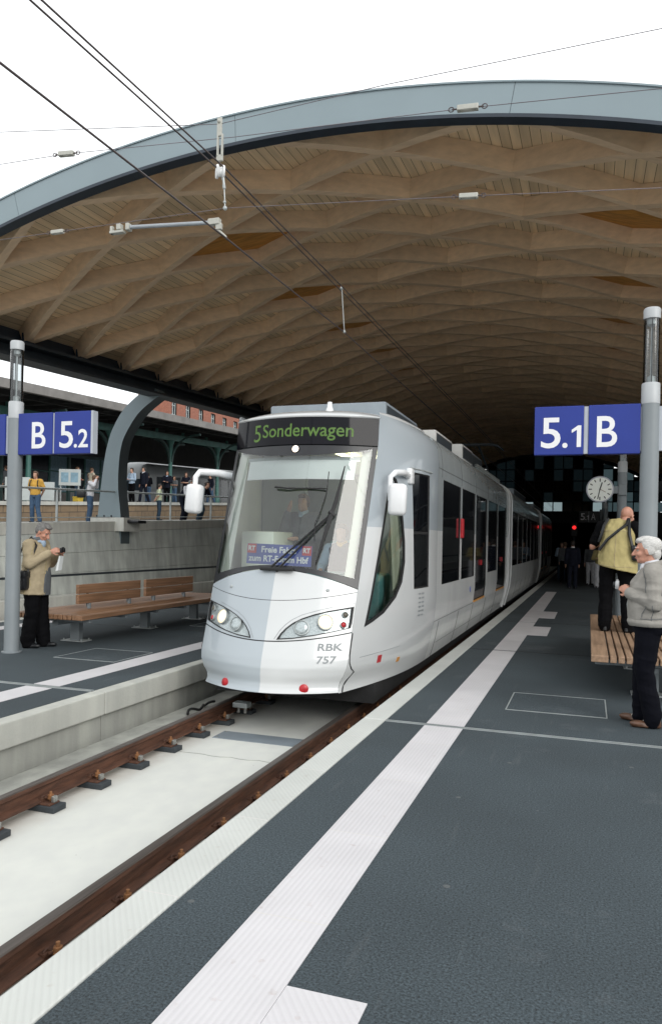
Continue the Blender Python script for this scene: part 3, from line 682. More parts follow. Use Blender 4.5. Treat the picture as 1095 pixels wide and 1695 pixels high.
# boards and boxes on the old platform
def board(x, y, w, h, mat, label, z0=.9):
    z = zterr(y); t = thing('notice_board', label, 'notice board', (x, y, z), R(20))
    m = MB(); m.rbox(-w / 2, w / 2, -.05, .05, z0, z0 + h, .01); m.build('panel', 'board_white', t)
    m = MB(); m.box(-w / 2 + .1, -.05, -.056, -.052, z0 + .15, z0 + h - .15); m.box(.05, w / 2 - .1, -.056, -.052, z0 + .15, z0 + h - .15); m.build('poster', mat, t)
    for s in (-1, 1): MB().rbox(s * w * .42 - .03, s * w * .42 + .03, -.03, .03, 0, z0, .005).build('leg', 'galv', t)
board(-22.6, 29.0, .98, .75, 'board_blue', 'white notice board with two pale blue posters on the old platform', .75)
board(-22.2, 25.2, 1.0, .95, 'board_white', 'small blank white board standing behind the yellow-shirted man', .05)
board(-22.2, 27.0, .6, .8, 'board_white', 'narrow blank white board left of the yellow box', .05)
t = thing('grit_box', 'small yellow box on the kerb of the old stone wall', 'box', (-21.6, 28.3, zterr(28.3))); t.scale = (.6, .6, .6)
m = MB(); m.rbox(-.25, .25, -.3, .3, 0, .3, .03); m.build('bin', 'yellow_box', t); m = MB(); m.rbox(-.28, .28, -.33, .33, .3, .38, .02); m.build('lid', 'yellow_box', t)
# ================================================================== TIMBER LATTICE HALL
XC, ZC = -4.05, -10.85
RO, RI, RB, RD = 18.70, 18.22, 18.28, 18.62      # fascia outer / inner, lattice soffit, roof boards
YF, YE = 10.0, 80.0
DA, LY, A0 = 5.72, 1.85, 8.92 - 6 * 5.72           # lattice step in degrees and metres
NS = 10
def P(a, r, y): a = R(a); return (XC + r * math.sin(a), y, ZC + r * math.cos(a) + SL * (y - YF))
AL, AR = A0 - .2, A0 + NS * DA + .2
hall = thing('station_hall', 'arched timber lattice roof hall over the tram tracks with grey front arch', 'hall roof', (XC, YF, 0))
IV = Matrix.Translation((-XC, -YF, 0))
def hb_(mb, name, mats, **kw):
    mb.v = [(x - XC, y - YF, z) for x, y, z in mb.v]
    return mb.build(name, mats, hall, **kw)
aa = np.linspace(AL - 1.5, AR + 1.5, 90)
m = MB(); m.grid([[P(a, RD, y) for a in aa] for y in (YF + .1, 30, 50, YE)])
def uvd(c, n): return (math.atan2(c.x, c.z - SL * c.y - ZC) * RD, c.y)
hb_(m, 'roof_boards', 'roof_boards', uvfun=uvd, smooth=60)
m = MB(); rows = [[P(a, RD + .02, y) for a in aa] for y in (YF + .1, YE)]; m.grid(rows); rows = [[P(a, RO - .03, y) for a in aa] for y in (YF + .1, YE)]; m.grid(rows)
hb_(m, 'roof_skin', 'canopy_roof', smooth=60)
# front arch: box section, pale grey web, dark lower flange
def arch_band(mb, r0_, r1_, y0, y1, a0, a1, n=90):
    rows = []
    for a in np.linspace(a0, a1, n): rows.append([P(a, r0_, y0), P(a, r1_, y0), (P(a, r1_, y0)[0], y1, P(a, r1_, y0)[2]), (P(a, r0_, y0)[0], y1, P(a, r0_, y0)[2])])
    mb.grid(rows, closed=True); k = len(rows); n0 = len(mb.v) - 4 * k
    mb.f += [(n0, n0 + 1, n0 + 2, n0 + 3), tuple(n0 + 4 * (k - 1) + q for q in range(4))]; mb.mi += [0, 0]
# arch is made in segments so that the joints show
m = MB(); ed = np.linspace(AL - 2, AR + 2, 6)
for i in range(5): arch_band(m, RI + .07, RO, YF - .02, YF + .2, ed[i] + .01, ed[i + 1] - .01, 24)
hb_(m, 'fascia_arch', 'fascia_grey', smooth=40)
m = MB(); arch_band(m, RI + .02, RI + .068, YF - .05, YF + .15, AL - 2, AR + 2); hb_(m, 'arch_flange', 'gutter_dark', smooth=40)
m = MB(); arch_band(m, RO - .003, RO + .02, YF - .04, YF + .4, AL - 2, AR + 2); hb_(m, 'roof_edge', 'fascia_grey', smooth=40)
# lattice ribs: two families of diagonals
def rib(pts):
    m = MB(); n = len(pts); hw = .075
    for i, (a, y) in enumerate(pts):
        p = Vector(P(a, RB, y)); q = Vector(P(a, RD - .004, y))
        a1, y1 = pts[min(i + 1, n - 1)]; a0, y0 = pts[max(i - 1, 0)]
        t = (Vector(P(a1, RB, y1)) - Vector(P(a0, RB, y0))).normalized(); up = (q - p).normalized(); s = t.cross(up).normalized() * hw
        m.v += [tuple(p - s), tuple(p + s), tuple(q + s), tuple(q - s)]
    for i in range(n - 1):
        for k in range(4): m.f.append((4 * i + k, 4 * i + (k + 1) % 4, 4 * i + 4 + (k + 1) % 4, 4 * i + 4 + k)); m.mi.append(0)
    m.f += [(3, 2, 1, 0), tuple(4 * (n - 1) + q for q in range(4))]; m.mi += [0, 0]
    return m
ribs = []
for sg in (1, -1):
    for k in range(-6, 46):
        yl = YF + LY * k if sg > 0 else YF + LY * (k)
        ys_, ye_ = yl, yl + sg * NS * LY / 2
        lo, hi = 0., float(NS)
        f = lambda s: yl + sg * s * LY / 2
        # clip to the hall length
        def clip(bound, keep_above):
            global lo, hi
            s = (bound - yl) * 2 / (sg * LY)
            if (sg > 0) == keep_above: lo = max(lo, s)
            else: hi = min(hi, s)
        clip(YF + .1, True); clip(YE - .1, False)
        if hi - lo < .15: continue
        n = max(2, int((hi - lo) * 2) + 1); ss = np.linspace(lo, hi, n)
        ribs.append((min(f(lo), f(hi)), [(A0 + s * DA, f(s)) for s in ss]))
ribs.sort(key=lambda q: q[0])
ribs_near, ribs_far = ribs[:98], ribs[98:]
for _, pts in ribs_near: hb_(rib(pts), 'lattice_rib', 'glulam')
if ribs_far:
    m = MB()
    for _, pts in ribs_far:
        q = rib(pts); m.add(q.v, q.f)
    hb_(m, 'far_lattice', 'glulam')['kind'] = 'stuff'
# warm plywood lamp recesses in every other bay
for st in (3, 7):
    for k in range(0, 15):
        yc = 13.7 + 3.7 * k; a = A0 + st * DA
        if yc > 74: break
        m = MB(); h = .93; q = [P(a - DA * h, RD - .06, yc), P(a, RD - .06, yc + LY / 2 * h), P(a + DA * h, RD - .06, yc), P(a, RD - .06, yc - LY / 2 * h)]
        q2 = [P(a - DA * h, RD - .02, yc), P(a, RD - .02, yc + LY / 2 * h), P(a + DA * h, RD - .02, yc), P(a, RD - .02, yc - LY / 2 * h)]
        m.add(q + q2, [(0, 1, 2, 3), (4, 7, 6, 5), (0, 4, 5, 1), (1, 5, 6, 2), (2, 6, 7, 3), (3, 7, 4, 0)])
        hb_(m, 'lamp_recess', 'plywood_warm')
# edge beams along both sides with bearing shoes
for a, sgn in ((A0, -1), (A0 + NS * DA, 1)):
    bx, _, bz = P(a, RB, YF)
    m = MB()
    def bar(x0, x1, z0, z1):
        vs = [(x, y, z + SL * (y - YF)) for z in (z0, z1) for y in (YF - .1, YE) for x in (x0, x1)]
        m.add(vs, [(0, 2, 3, 1), (4, 5, 7, 6), (0, 1, 5, 4), (2, 6, 7, 3), (0, 4, 6, 2), (1, 3, 7, 5)])
    bar(bx - .28, bx + .28, bz - .42, bz - .36); bar(bx - .28, bx + .28, bz - .10, bz - .04); bar(bx - .04 + sgn * .18, bx + .04 + sgn * .18, bz - .36, bz - .10); bar(bx - .14, bx - .06, bz - .36, bz - .10)
    hb_(m, 'edge_beam', 'steel_dark')
    m = MB(); o = sgn
    bar2 = MB()
    vs = [(x, y, z + SL * (y - YF)) for z in (bz - .04, bz + .55) for y in (YF, YE) for x in (bx + o * .16, bx + o * .24)]
    bar2.add(vs, [(0, 2, 3, 1), (4, 5, 7, 6), (0, 1, 5, 4), (2, 6, 7, 3), (0, 4, 6, 2), (1, 3, 7, 5)]); hb_(bar2, 'edge_board', 'gutter_dark')
    for k in range(0, 38):
        m = MB()
        y = YF + LY * k
        if y > YE - .3: break
        z = bz + SL * (y - YF)
        m.box(bx - .14, bx + .14, y - .16, y + .16, z - .045, z + .03); m.box(bx - .02, bx + .02, y - .14, y + .14, z + .0, z + .22)
        hb_(m, 'bearing_shoe', 'gutter_dark')

# bent steel columns that carry the edge beam
def bent_column(y, mirror, label):
    t = thing('bent_column', label, 'column', (0, y, SL * (y - 19.2)), group='bent steel columns along the hall')
    Lp = [(-13.85, 1.95), (-13.81, 2.25), (-13.72, 3.1), (-13.61, 3.93), (-13.50, 4.4), (-13.33, 4.84), (-12.98, 5.36), (-12.44, 5.79), (-12.0, 5.97)]
    Rp = [(-13.0, 1.4), (-13.02, 2.2), (-13.12, 3.0), (-13.12, 3.7), (-13.06, 4.2), (-12.92, 4.6), (-12.5, 5.2), (-11.94, 5.62), (-11.72, 5.7)]
    if mirror: Lp = [(2 * XC + 1.67 - x, z - 1.02 * min(1, max(0, (z - 2) / 3.5))) for x, z in Lp]; Rp = [(2 * XC + 1.67 - x, z - 1.02 * min(1, max(0, (z - 2) / 3.5))) for x, z in Rp]
    def smooth(pl, n=6):
        pl = [Vector(p) for p in pl]; out = []
        for i in range(len(pl) - 1):
            p0, p1, p2, p3 = pl[max(i - 1, 0)], pl[i], pl[i + 1], pl[min(i + 2, len(pl) - 1)]
            for k in range(n):
                t_ = k / n; out.append(.5 * ((2 * p1) + (p2 - p0) * t_ + (2 * p0 - 5 * p1 + 4 * p2 - p3) * t_ ** 2 + (3 * p1 - p0 - 3 * p2 + p3) * t_ ** 3))
        return [tuple(q) for q in out] + [tuple(pl[-1])]
    Lp, Rp = smooth(Lp), smooth(Rp)
    rows = []
    for (a, b) in zip(Lp, Rp): rows.append([(a[0], -.17, a[1]), (b[0], -.17, b[1]), (b[0], .28, b[1]), (a[0], .28, a[1])])
    m = MB(); m.grid(rows, closed=True, mfun=lambda i, j: 1 if j in (1, 3) else 0)  # flanks get a darker grey: their shade is put into the colour
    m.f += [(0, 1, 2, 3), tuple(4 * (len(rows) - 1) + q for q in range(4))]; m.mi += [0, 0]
    m.build('shaft', ['fascia_grey', 'shaded_flank_grey'], t, smooth=40)
    s = -1 if not mirror else 1
    m = MB(); x0, x1 = sorted((Lp[0][0] - .05, Rp[0][0] - s * .25)); m.box(x0, x1, -.4, .42, wtop(19.2) - .3, wtop(19.2) + .10); m.build('base', 'cap_concrete', t)
    for xx in (Lp[0][0] + .1, Lp[0][0] + .35, Lp[0][0] + .6): m = MB(); m.cyl((xx, -.3, wtop(19.2) + .09), (xx, -.3, wtop(19.2) + .17), .025, n=6); m.build('bolt', 'steel_dark', t)
    lx = Rp[0][0]; d = 1 if not mirror else -1
    m = MB(); m.rbox(min(lx, lx + d * .62), max(lx, lx + d * .62), -.22, .22, 2.0, 2.1, .03); m.tube([(lx - d * .05, 0, 2.2), (lx + d * .2, 0, 2.1)], .04, 6)
    m.build('floodlight', 'tram_black', t, smooth=40)
    return t
bent_column(19.2, False, 'curved grey steel column rising from the left concrete wall to the roof edge')
for y in (19.2,): bent_column(y, True, 'curved grey steel column along the right side of the hall')

# end wall: dark glazed screen above a black tunnel mouth
ew = thing('end_wall', 'dark glazed end wall of the hall above the tunnel mouth', 'glazed wall', (XC, YE, 0))
zo = SL * (YE - YF)
def zroof(x): return ZC + math.sqrt(RB ** 2 - (x - XC) ** 2) + zo
m = MB(); fr = []
xs = np.arange(-13.0, 7.0, .95)
zt0 = 5.0
for x in xs:
    if abs(x - XC) > 16: continue
    m.box(x - XC - .05, x - XC + .05, -.1, .1, zt0, zroof(x))
for z in (5.0, 6.0, 7.0, 8.1, 9.3):
    hw_ = math.sqrt(max(0, RB ** 2 - (z - zo - ZC) ** 2)) if z - zo - ZC < RB else 0
    if hw_ > .5: m.box(max(-9.2, -hw_), min(10.6, hw_), -.085, .085, z - .05, z + .05)
m.build('mullions', 'under_dark', ew)
rng = random.Random(11)
for i in range(len(xs) - 1):
    zz = [5.0, 6, 7, 8.1, 9.3, 12]
    for j in range(5):
        z0, z1 = zz[j], min(zz[j + 1], min(zroof(xs[i]), zroof(xs[i + 1])))
        if z1 - z0 < .25: continue
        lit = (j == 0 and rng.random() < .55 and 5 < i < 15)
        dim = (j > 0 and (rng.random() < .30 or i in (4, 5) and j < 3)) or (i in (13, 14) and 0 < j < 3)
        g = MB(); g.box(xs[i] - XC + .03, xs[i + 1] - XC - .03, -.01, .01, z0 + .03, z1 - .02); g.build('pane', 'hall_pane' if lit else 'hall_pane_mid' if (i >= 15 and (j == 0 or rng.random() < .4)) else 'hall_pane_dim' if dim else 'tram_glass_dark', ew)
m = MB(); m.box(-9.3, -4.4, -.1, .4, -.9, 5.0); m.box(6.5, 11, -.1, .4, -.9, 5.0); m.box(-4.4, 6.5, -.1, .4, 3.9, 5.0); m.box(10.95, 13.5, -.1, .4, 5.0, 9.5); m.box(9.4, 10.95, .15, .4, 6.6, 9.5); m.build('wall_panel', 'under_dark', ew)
m = MB(); arch_band(m, RB - .28, RD + .3, YE - .12, YE + .12, AL - 1.5, AR + 1.5, 60); m.v = [(x - XC, y - YE, z) for x, y, z in m.v]; m.build('arch_header', 'under_dark', ew)
# tunnel box behind the end wall
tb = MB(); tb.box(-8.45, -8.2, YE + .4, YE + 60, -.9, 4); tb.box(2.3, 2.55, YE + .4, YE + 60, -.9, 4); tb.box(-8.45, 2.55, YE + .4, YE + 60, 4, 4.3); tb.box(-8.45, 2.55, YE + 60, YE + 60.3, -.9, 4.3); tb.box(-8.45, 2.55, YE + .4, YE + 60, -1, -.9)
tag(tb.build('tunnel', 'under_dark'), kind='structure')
# screen walls added to keep side light out and darken the deep hall
for x0, x1, lab in ((-13.6, -13.3, 'added dark screen wall keeping daylight out of the deep hall on the left'), (7.1, 7.4, 'added dark screen wall keeping daylight out of the deep hall on the right')):
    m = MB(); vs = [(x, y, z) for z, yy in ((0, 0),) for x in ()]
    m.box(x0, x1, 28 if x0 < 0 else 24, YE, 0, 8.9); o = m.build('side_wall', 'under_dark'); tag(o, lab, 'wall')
# ================================================================== TRAM (local frame: x across, y along from the world origin, z world height)
TX = -3.305
tram = thing('tram', 'white and grey low floor tram at the platform with lit headlights and green destination display', 'tram', (TX, 7.5, -.32))
TI = Vector((TX, 7.5, -.32))
def tb_(mb, name, mats, parent=None, **kw):
    mb.v = [(v[0] - 0, v[1] - 7.5, v[2] + .32) for v in mb.v]
    return mb.build(name, mats, parent or tram, **kw)
def Yc(z): return 7.87 + (z - .62) * .37 if z < 2.75 else 8.658 + (z - 2.75) * .12
def tuck(z): return float(np.interp(z, [-.02, .03, .09, .16, .25, .34], [.075, .085, .075, .04, .01, 0]))
def wc(z): return .885 + .035 * min(max((z - .6) / 2.1, 0), 1) - tuck(z) * 1.15
PROF = [(-.02, 1.17), (.1, 1.205), (.25, 1.245), (.5, 1.295), (.8, 1.325), (2.72, 1.325), (2.93, 1.30), (3.06, 1.23), (3.15, 1.10), (3.20, .92), (3.225, .6), (3.235, .0)]
def hbz(z): return float(np.interp(z, [p[0] for p in PROF], [p[1] for p in PROF]))
YS = 10.38                                   # seam between cab shell and body
BUL = .34
def wside(Y, z):
    yc = Yc(z) + tuck(z) * .9; t = min(max((Y - yc) / (YS - yc), 0), 1)
    top = max(0., min(1, (z - 2.72) / .5))
    return wc(z) + (hbz(z) - wc(z)) * (1 - (1 - t) ** 2.2)
def front(s, z, off=0.):
    """point of the nose; s -1..1 across, off = outward offset"""
    sh = 1 - .10 * (abs(s) ** 6)              # rounded corners
    y = Yc(z) - BUL * (1 - s * s) + tuck(z) * 1.0
    x = s * wc(z)
    n = Vector((s * 2 * BUL / wc(z) * .9, -1, .33)).normalized()
    return Vector((x, y, z)) + n * off
def sidep(Y, z, sgn=1, off=0.):
    x = wside(Y, z); d = (wside(Y + .01, z) - x) / .01; dz = (wside(Y, z + .01) - x) / .01
    n = Vector((1, -d, -dz)).normalized()
    return Vector((sgn * (x + n.x * off), Y + n.y * off, z + n.z * off))

# ---- lower nose: bumper (below the seam), mid panel with lamp openings, hood panel under the glass
def z_seam(s): return .52 + .10 * s * s
def z_hood(s): return .95 + .10 * s * s
def z_base(s): return 1.285 - .205 * s * s
SPLIT = .02
svals = sorted(set(list(np.linspace(-1, 1, 45)) + [SPLIT]))
def nose_panel(name, zlo, zhi, n, gap=.006, hole=None, off=0.):
    m = MB(); rows = []
    for i in range(n + 1):
        t = i / n; rows.append([front(s, zlo(s) + gap + (zhi(s) - zlo(s) - 2 * gap) * t, off) for s in svals])
    m.grid(rows, mfun=lambda i, j: (1 if svals[j] < SPLIT - 1e-6 else 0))
    return tb_(m, name, ['tram_white', 'tram_grey'], smooth=50)
nose_panel('bumper', lambda s: -.02 + 0 * s, z_seam, 26, .006)
nose_panel('hood_panel', z_hood, z_base, 6, .003)

def cdt_panel(outer, holes, fmap, step, mats, name, mfun=None, smooth=50, cut=None):
    """panel from a 2D outline with holes, mapped onto a curved surface"""
    pts = []; edges = []
    for poly in [outer] + holes:
        k = len(pts); pts += [Vector(p) for p in poly]; edges += [(k + i, k + (i + 1) % len(poly)) for i in range(len(poly))]
    if cut:
        k = len(pts); pts += [Vector(p) for p in cut]; edges += [(k + i, k + i + 1) for i in range(len(cut) - 1)]
    def inside(p, poly):
        c = False; j = len(poly) - 1
        for i in range(len(poly)):
            a, b = poly[i], poly[j]
            if (a[1] > p[1]) != (b[1] > p[1]) and p[0] < (b[0] - a[0]) * (p[1] - a[1]) / (b[1] - a[1]) + a[0]: c = not c
            j = i
        return c
    xs = [p[0] for p in outer]; ys = [p[1] for p in outer]
    x = min(xs) + step * .5
    while x < max(xs):
        y = min(ys) + step * .5
        while y < max(ys):
            if inside((x, y), outer) and not any(inside((x, y), h) for h in holes): pts.append(Vector((x, y)))
            y += step
        x += step
    v, e, f, *_ = geometry.delaunay_2d_cdt(pts, edges, [], 0, 1e-5)
    m = MB(); m.v = [fmap(p.x, p.y) for p in v]
    for t in f:
        c = sum((v[i] for i in t), Vector((0, 0))) / len(t)
        if inside(c, outer) and not any(inside(c, h) for h in holes): m.f.append(tuple(t)); m.mi.append(mfun(c.x, c.y) if mfun else 0)
    return tb_(m, name, mats, smooth=smooth)
def dens(poly, d):
    out = []
    for i in range(len(poly)):
        a, b = Vector(poly[i]), Vector(poly[(i + 1) % len(poly)]); n = max(1, int((b - a).length / d))
        out += [tuple(a.lerp(b, k / n)) for k in range(n)]
    return out
# lamp outlines in (s, z)
def sx(x): return x / .885
HL = [(.150, .540), (.185, .605), (.235, .665), (.30, .72), (.39, .77), (.50, .812), (.63, .848), (.880, .895), (.868, .668), (.72, .632), (.545, .592), (.33, .556)]
HL = [(sx(a), b) for a, b in HL]
def mid_outline():
    n = 40; lo = [(s, z_seam(s) + .006) for s in np.linspace(-1, 1, n)]; hi = [(s, z_hood(s) - .003) for s in np.linspace(1, -1, n)]
    return lo + hi
HR_ = dens([(a, b) for a, b in HL], .03); HL_ = dens([(-a, b) for a, b in reversed(HL)], .03)
HR_ = [(min(a, .985), b) for a, b in HR_]; HL_ = [(max(a, -.985), b) for a, b in HL_]
pts_split = None
cdt_panel(mid_outline(), [HR_, HL_], lambda s, z: front(s, z), .03, ['tram_white', 'tram_grey'], 'nose_panel', mfun=lambda s, z: 1 if s < SPLIT else 0, cut=[(SPLIT, z) for z in np.linspace(z_seam(SPLIT) + .008, z_hood(SPLIT) - .005, 14)])

def shrink(poly, k):
    cx = sum(p[0] for p in poly) / len(poly); cz = sum(p[1] for p in poly) / len(poly)
    return [(cx + (a - cx) * (1 - k * .6), cz + (b - cz) * (1 - k)) for a, b in poly]
for poly, sg in ((HR_, 1), (HL_, -1)):
    # contour groove round the lamp, rim, pocket, lamps, cover glass
    up = [(min(.99, a * 1.0 + (.012 if a > .5 else -.012)), b + .034) for a, b in HL[:9]]
    m = MB(); m.tube([front(sg * a, min(b, z_hood(a) - .01), .0) for a, b in [(HL[0][0] - .03, HL[0][1] + .004)] + up], .0035, 4); tb_(m, 'shut_line', 'text_grey')
    inn = shrink(poly, .075)
    m = MB(); m.grid([[front(a, b, .006) for a, b in poly] + [front(*poly[0], .006)], [front(a, b, .008) for a, b in inn] + [front(*inn[0], .008)], [front(a, b, -.02) for a, b in inn] + [front(*inn[0], -.02)]])
    hl = tb_(m, 'headlight', 'rubber_black')
    m = MB(); cs = sum(p[0] for p in inn) / len(inn); cz = sum(p[1] for p in inn) / len(inn)
    rows = [[front(cs + (a - cs) * k, cz + (b - cz) * k, -.028 - .01 * (1 - k)) for a, b in inn] for k in (1.03, .6, .2, .02)]
    m.grid(rows, closed=True); tb_(m, 'reflector', 'lens_clear', hl, smooth=60)
    for (x, z, r, mt, nm) in ((.395, .675, .074, 'lens_clear', 'main_beam'), (.625, .735, .078, 'lamp_lit', 'lit_lamp'), (.805, .81, .030, 'lamp_dark', 'indicator'), (.80, .705, .030, 'lamp_red', 'tail_lamp')):
        p = front(sg * sx(x), z, -.012); n = Vector((sg * sx(x) * .7, -1, .33)).normalized(); q = n.to_track_quat('Z', 'Y').to_matrix().to_4x4(); T = Matrix.Translation(p) @ q
        m = MB(); m.lathe([(r * 1.13, -.02), (r * 1.13, .008), (r, .010), (r * .98, 0)], 20, mat=T); rg = tb_(m, 'lamp_ring', 'galv', hl, smooth=40)
        m = MB(); m.lathe([(r * .97, .0), (r * .9, .006), (r * .6, .012), (r * .2, .015), (.002, .0155)], 20, mat=T); tb_(m, nm, mt, hl, smooth=60)
# red reflectors in the bumper
for x in (-.50, .53):
    p = front(sx(x), .035, .002); T = Matrix.Translation(p) @ Vector((sx(x) * .7, -1, .1)).normalized().to_track_quat('Z', 'Y').to_matrix().to_4x4()
    m = MB(); m.lathe([(.05, -.02), (.05, .006), (.04, .012), (.002, .014)], 18, mat=T); tb_(m, 'reflector', 'lamp_red', smooth=50)
for x in (-.54, .60):
    p = front(sx(x), 1.07, .001); T = Matrix.Translation(p) @ Vector((sx(x) * .7, -1, .33)).normalized().to_track_quat('Z', 'Y').to_matrix().to_4x4()
    m = MB(); m.lathe([(.018, -.01), (.018, .008), (.012, .014), (.001, .015)], 12, mat=T); tb_(m, 'washer_jet', 'galv', smooth=50)
# dark backing right behind the open seams
m = MB(); m.grid([[front(s, z, -.012) for s in np.linspace(-.99, .99, 30)] for z in np.linspace(0, .53, 12)]); tb_(m, 'seam_seal', 'rubber_black', smooth=60)
m = MB(); m.grid([[front(s, z_seam(s) + t * .016 - .008, -.006) for s in np.linspace(-.99, .99, 30)] for t in (0, 1)]); tb_(m, 'seam_seal', 'rubber_black', smooth=60)
m = MB(); m.grid([[front(s, z_hood(s) + t * .012 - .006, -.004) for s in np.linspace(-.99, .99, 30)] for t in (0, 1)]); tb_(m, 'seam_seal', 'rubber_black', smooth=60)

# fleet number
def on_nose(name, txt, mat, x0, z0, size, off=.004, **kw):
    me = text_mesh(txt, size, extrude=.0008, **kw)
    for v in me.vertices:
        p = front(sx(x0 + v.co.x), z0 + v.co.y, off + v.co.z); v.co = (p.x, p.y - 7.5, p.z + .32)
    me.materials.clear(); me.materials.append(MATS[mat]); return mk(name, me, tram)
on_nose('fleet_number', 'RBK', 'text_grey', .585, .435, .105, bold=.002, width=.235)
on_nose('fleet_number', '757', 'text_grey', .590, .305, .105, bold=.002, width=.185)

# ---- windscreen: black frame and one curved pane
def z_wtop(s): return 2.735
def wsp(s, t, off=0.): z0 = z_base(s) + .004; return front(s, z0 + (z_wtop(s) - z0) * t, off)
SI = .945
def tlo(s): return .030 + .03 * (s * s)
def thi(s): return .955 + .035 * s * s if False else 1 - (.012 + .075 * (1 - min(1, (s / SI) ** 2)) ** .8)
ss = np.linspace(-1, 1, 41)
m = MB()
rows = [[wsp(s, tlo(s) * k, .001) for s in ss] for k in (0, .5, 1)]; m.grid(rows)
rows = [[wsp(s, thi(s) + (1 - thi(s)) * k, .001) for s in ss] for k in (0, .5, 1)]; m.grid(rows)
for sg in (-1, 1):
    rows = [[wsp(sg * q, tlo(q) + (thi(q) - tlo(q)) * t, .001) for q in (SI, .975, 1.0)] for t in np.linspace(0, 1, 24)]; m.grid(rows)
wf = tb_(m, 'windscreen', 'tram_black', smooth=60)
m = MB(); s2 = np.linspace(-SI, SI, 31)
m.grid([[wsp(s, tlo(s) + (thi(s) - tlo(s)) * t, .0) for s in s2] for t in np.linspace(0, 1, 20)]); tb_(m, 'pane', 'windscreen_glass', wf, smooth=80)
# top lamp
p = front(.02, 2.688, .004); T = Matrix.Translation(p) @ Vector((0, -1, .2)).normalized().to_track_quat('Z', 'Y').to_matrix().to_4x4()
m = MB(); m.lathe([(.052, -.005), (.052, .006), (.043, .008)], 20, mat=T); tl = tb_(m, 'top_lamp', 'rubber_black', smooth=40)
m = MB(); m.lathe([(.043, .006), (.03, .014), (.001, .017)], 20, mat=T); tb_(m, 'lens', 'lamp_white', tl, smooth=60)
# ---- destination display and the white hood above it
m = MB(); m.grid([[front(s, z, .004) for s in ss] for z in (2.748, 2.9, 3.075)]); 
m.grid([[front(s, 2.748, .004) for s in ss], [front(s, 2.748, -.03) for s in ss]])
dsp = tb_(m, 'destination_display', 'display_glass', smooth=60)
def led(txt, x0, z0, size, width, **kw):
    me = text_mesh(txt, size, extrude=.0006, **kw)
    xs = [v.co.x for v in me.vertices]; a, b = min(xs), max(xs)
    for v in me.vertices:
        p = front((x0 + (v.co.x - a) / (b - a) * width) / .905, z0 + v.co.y, .007); v.co = (p.x, p.y - 7.5, p.z + .32)
    me.materials.clear(); me.materials.append(MATS['led_green']); return mk('display_text', me, dsp)
led('5', -.585, 2.80, .30, .105, bold=.0); led('Sonderwagen', -.45, 2.845, .225, 1.10, bold=.002)
# roof hood over the nose and the cab: rows sweep from the display top back to the seam
m = MB(); rows = []
def hood_pt(s, k):
    """k 0..1 : from the display's top edge up and back"""
    z = 3.078 + .135 * math.sin(min(1, k * 2.2) * math.pi / 2) + .012 * k
    y = Yc(3.08) - BUL * (1 - s * s) * (1 - .0 * k) - .03 * math.sin(min(1, k * 6) * math.pi) + (YS - Yc(3.08) + BUL * (1 - s * s)) * k ** 1.6
    w = wc(3.08) + (1.0 - wc(3.08)) * min(1, k * 1.2)
    return Vector((s * w * (1 + .01 * math.sin(min(1, k * 6) * math.pi)), y, z - .06 * abs(s) ** 4 * min(1, k * 4)))
ks = [0, .02, .05, .09, .14, .2, .28, .38, .5, .62, .75, .88, 1.0]
m.grid([[hood_pt(s, k) for s in ss] for k in ks]); tb_(m, 'roof_hood', 'tram_white', smooth=60)

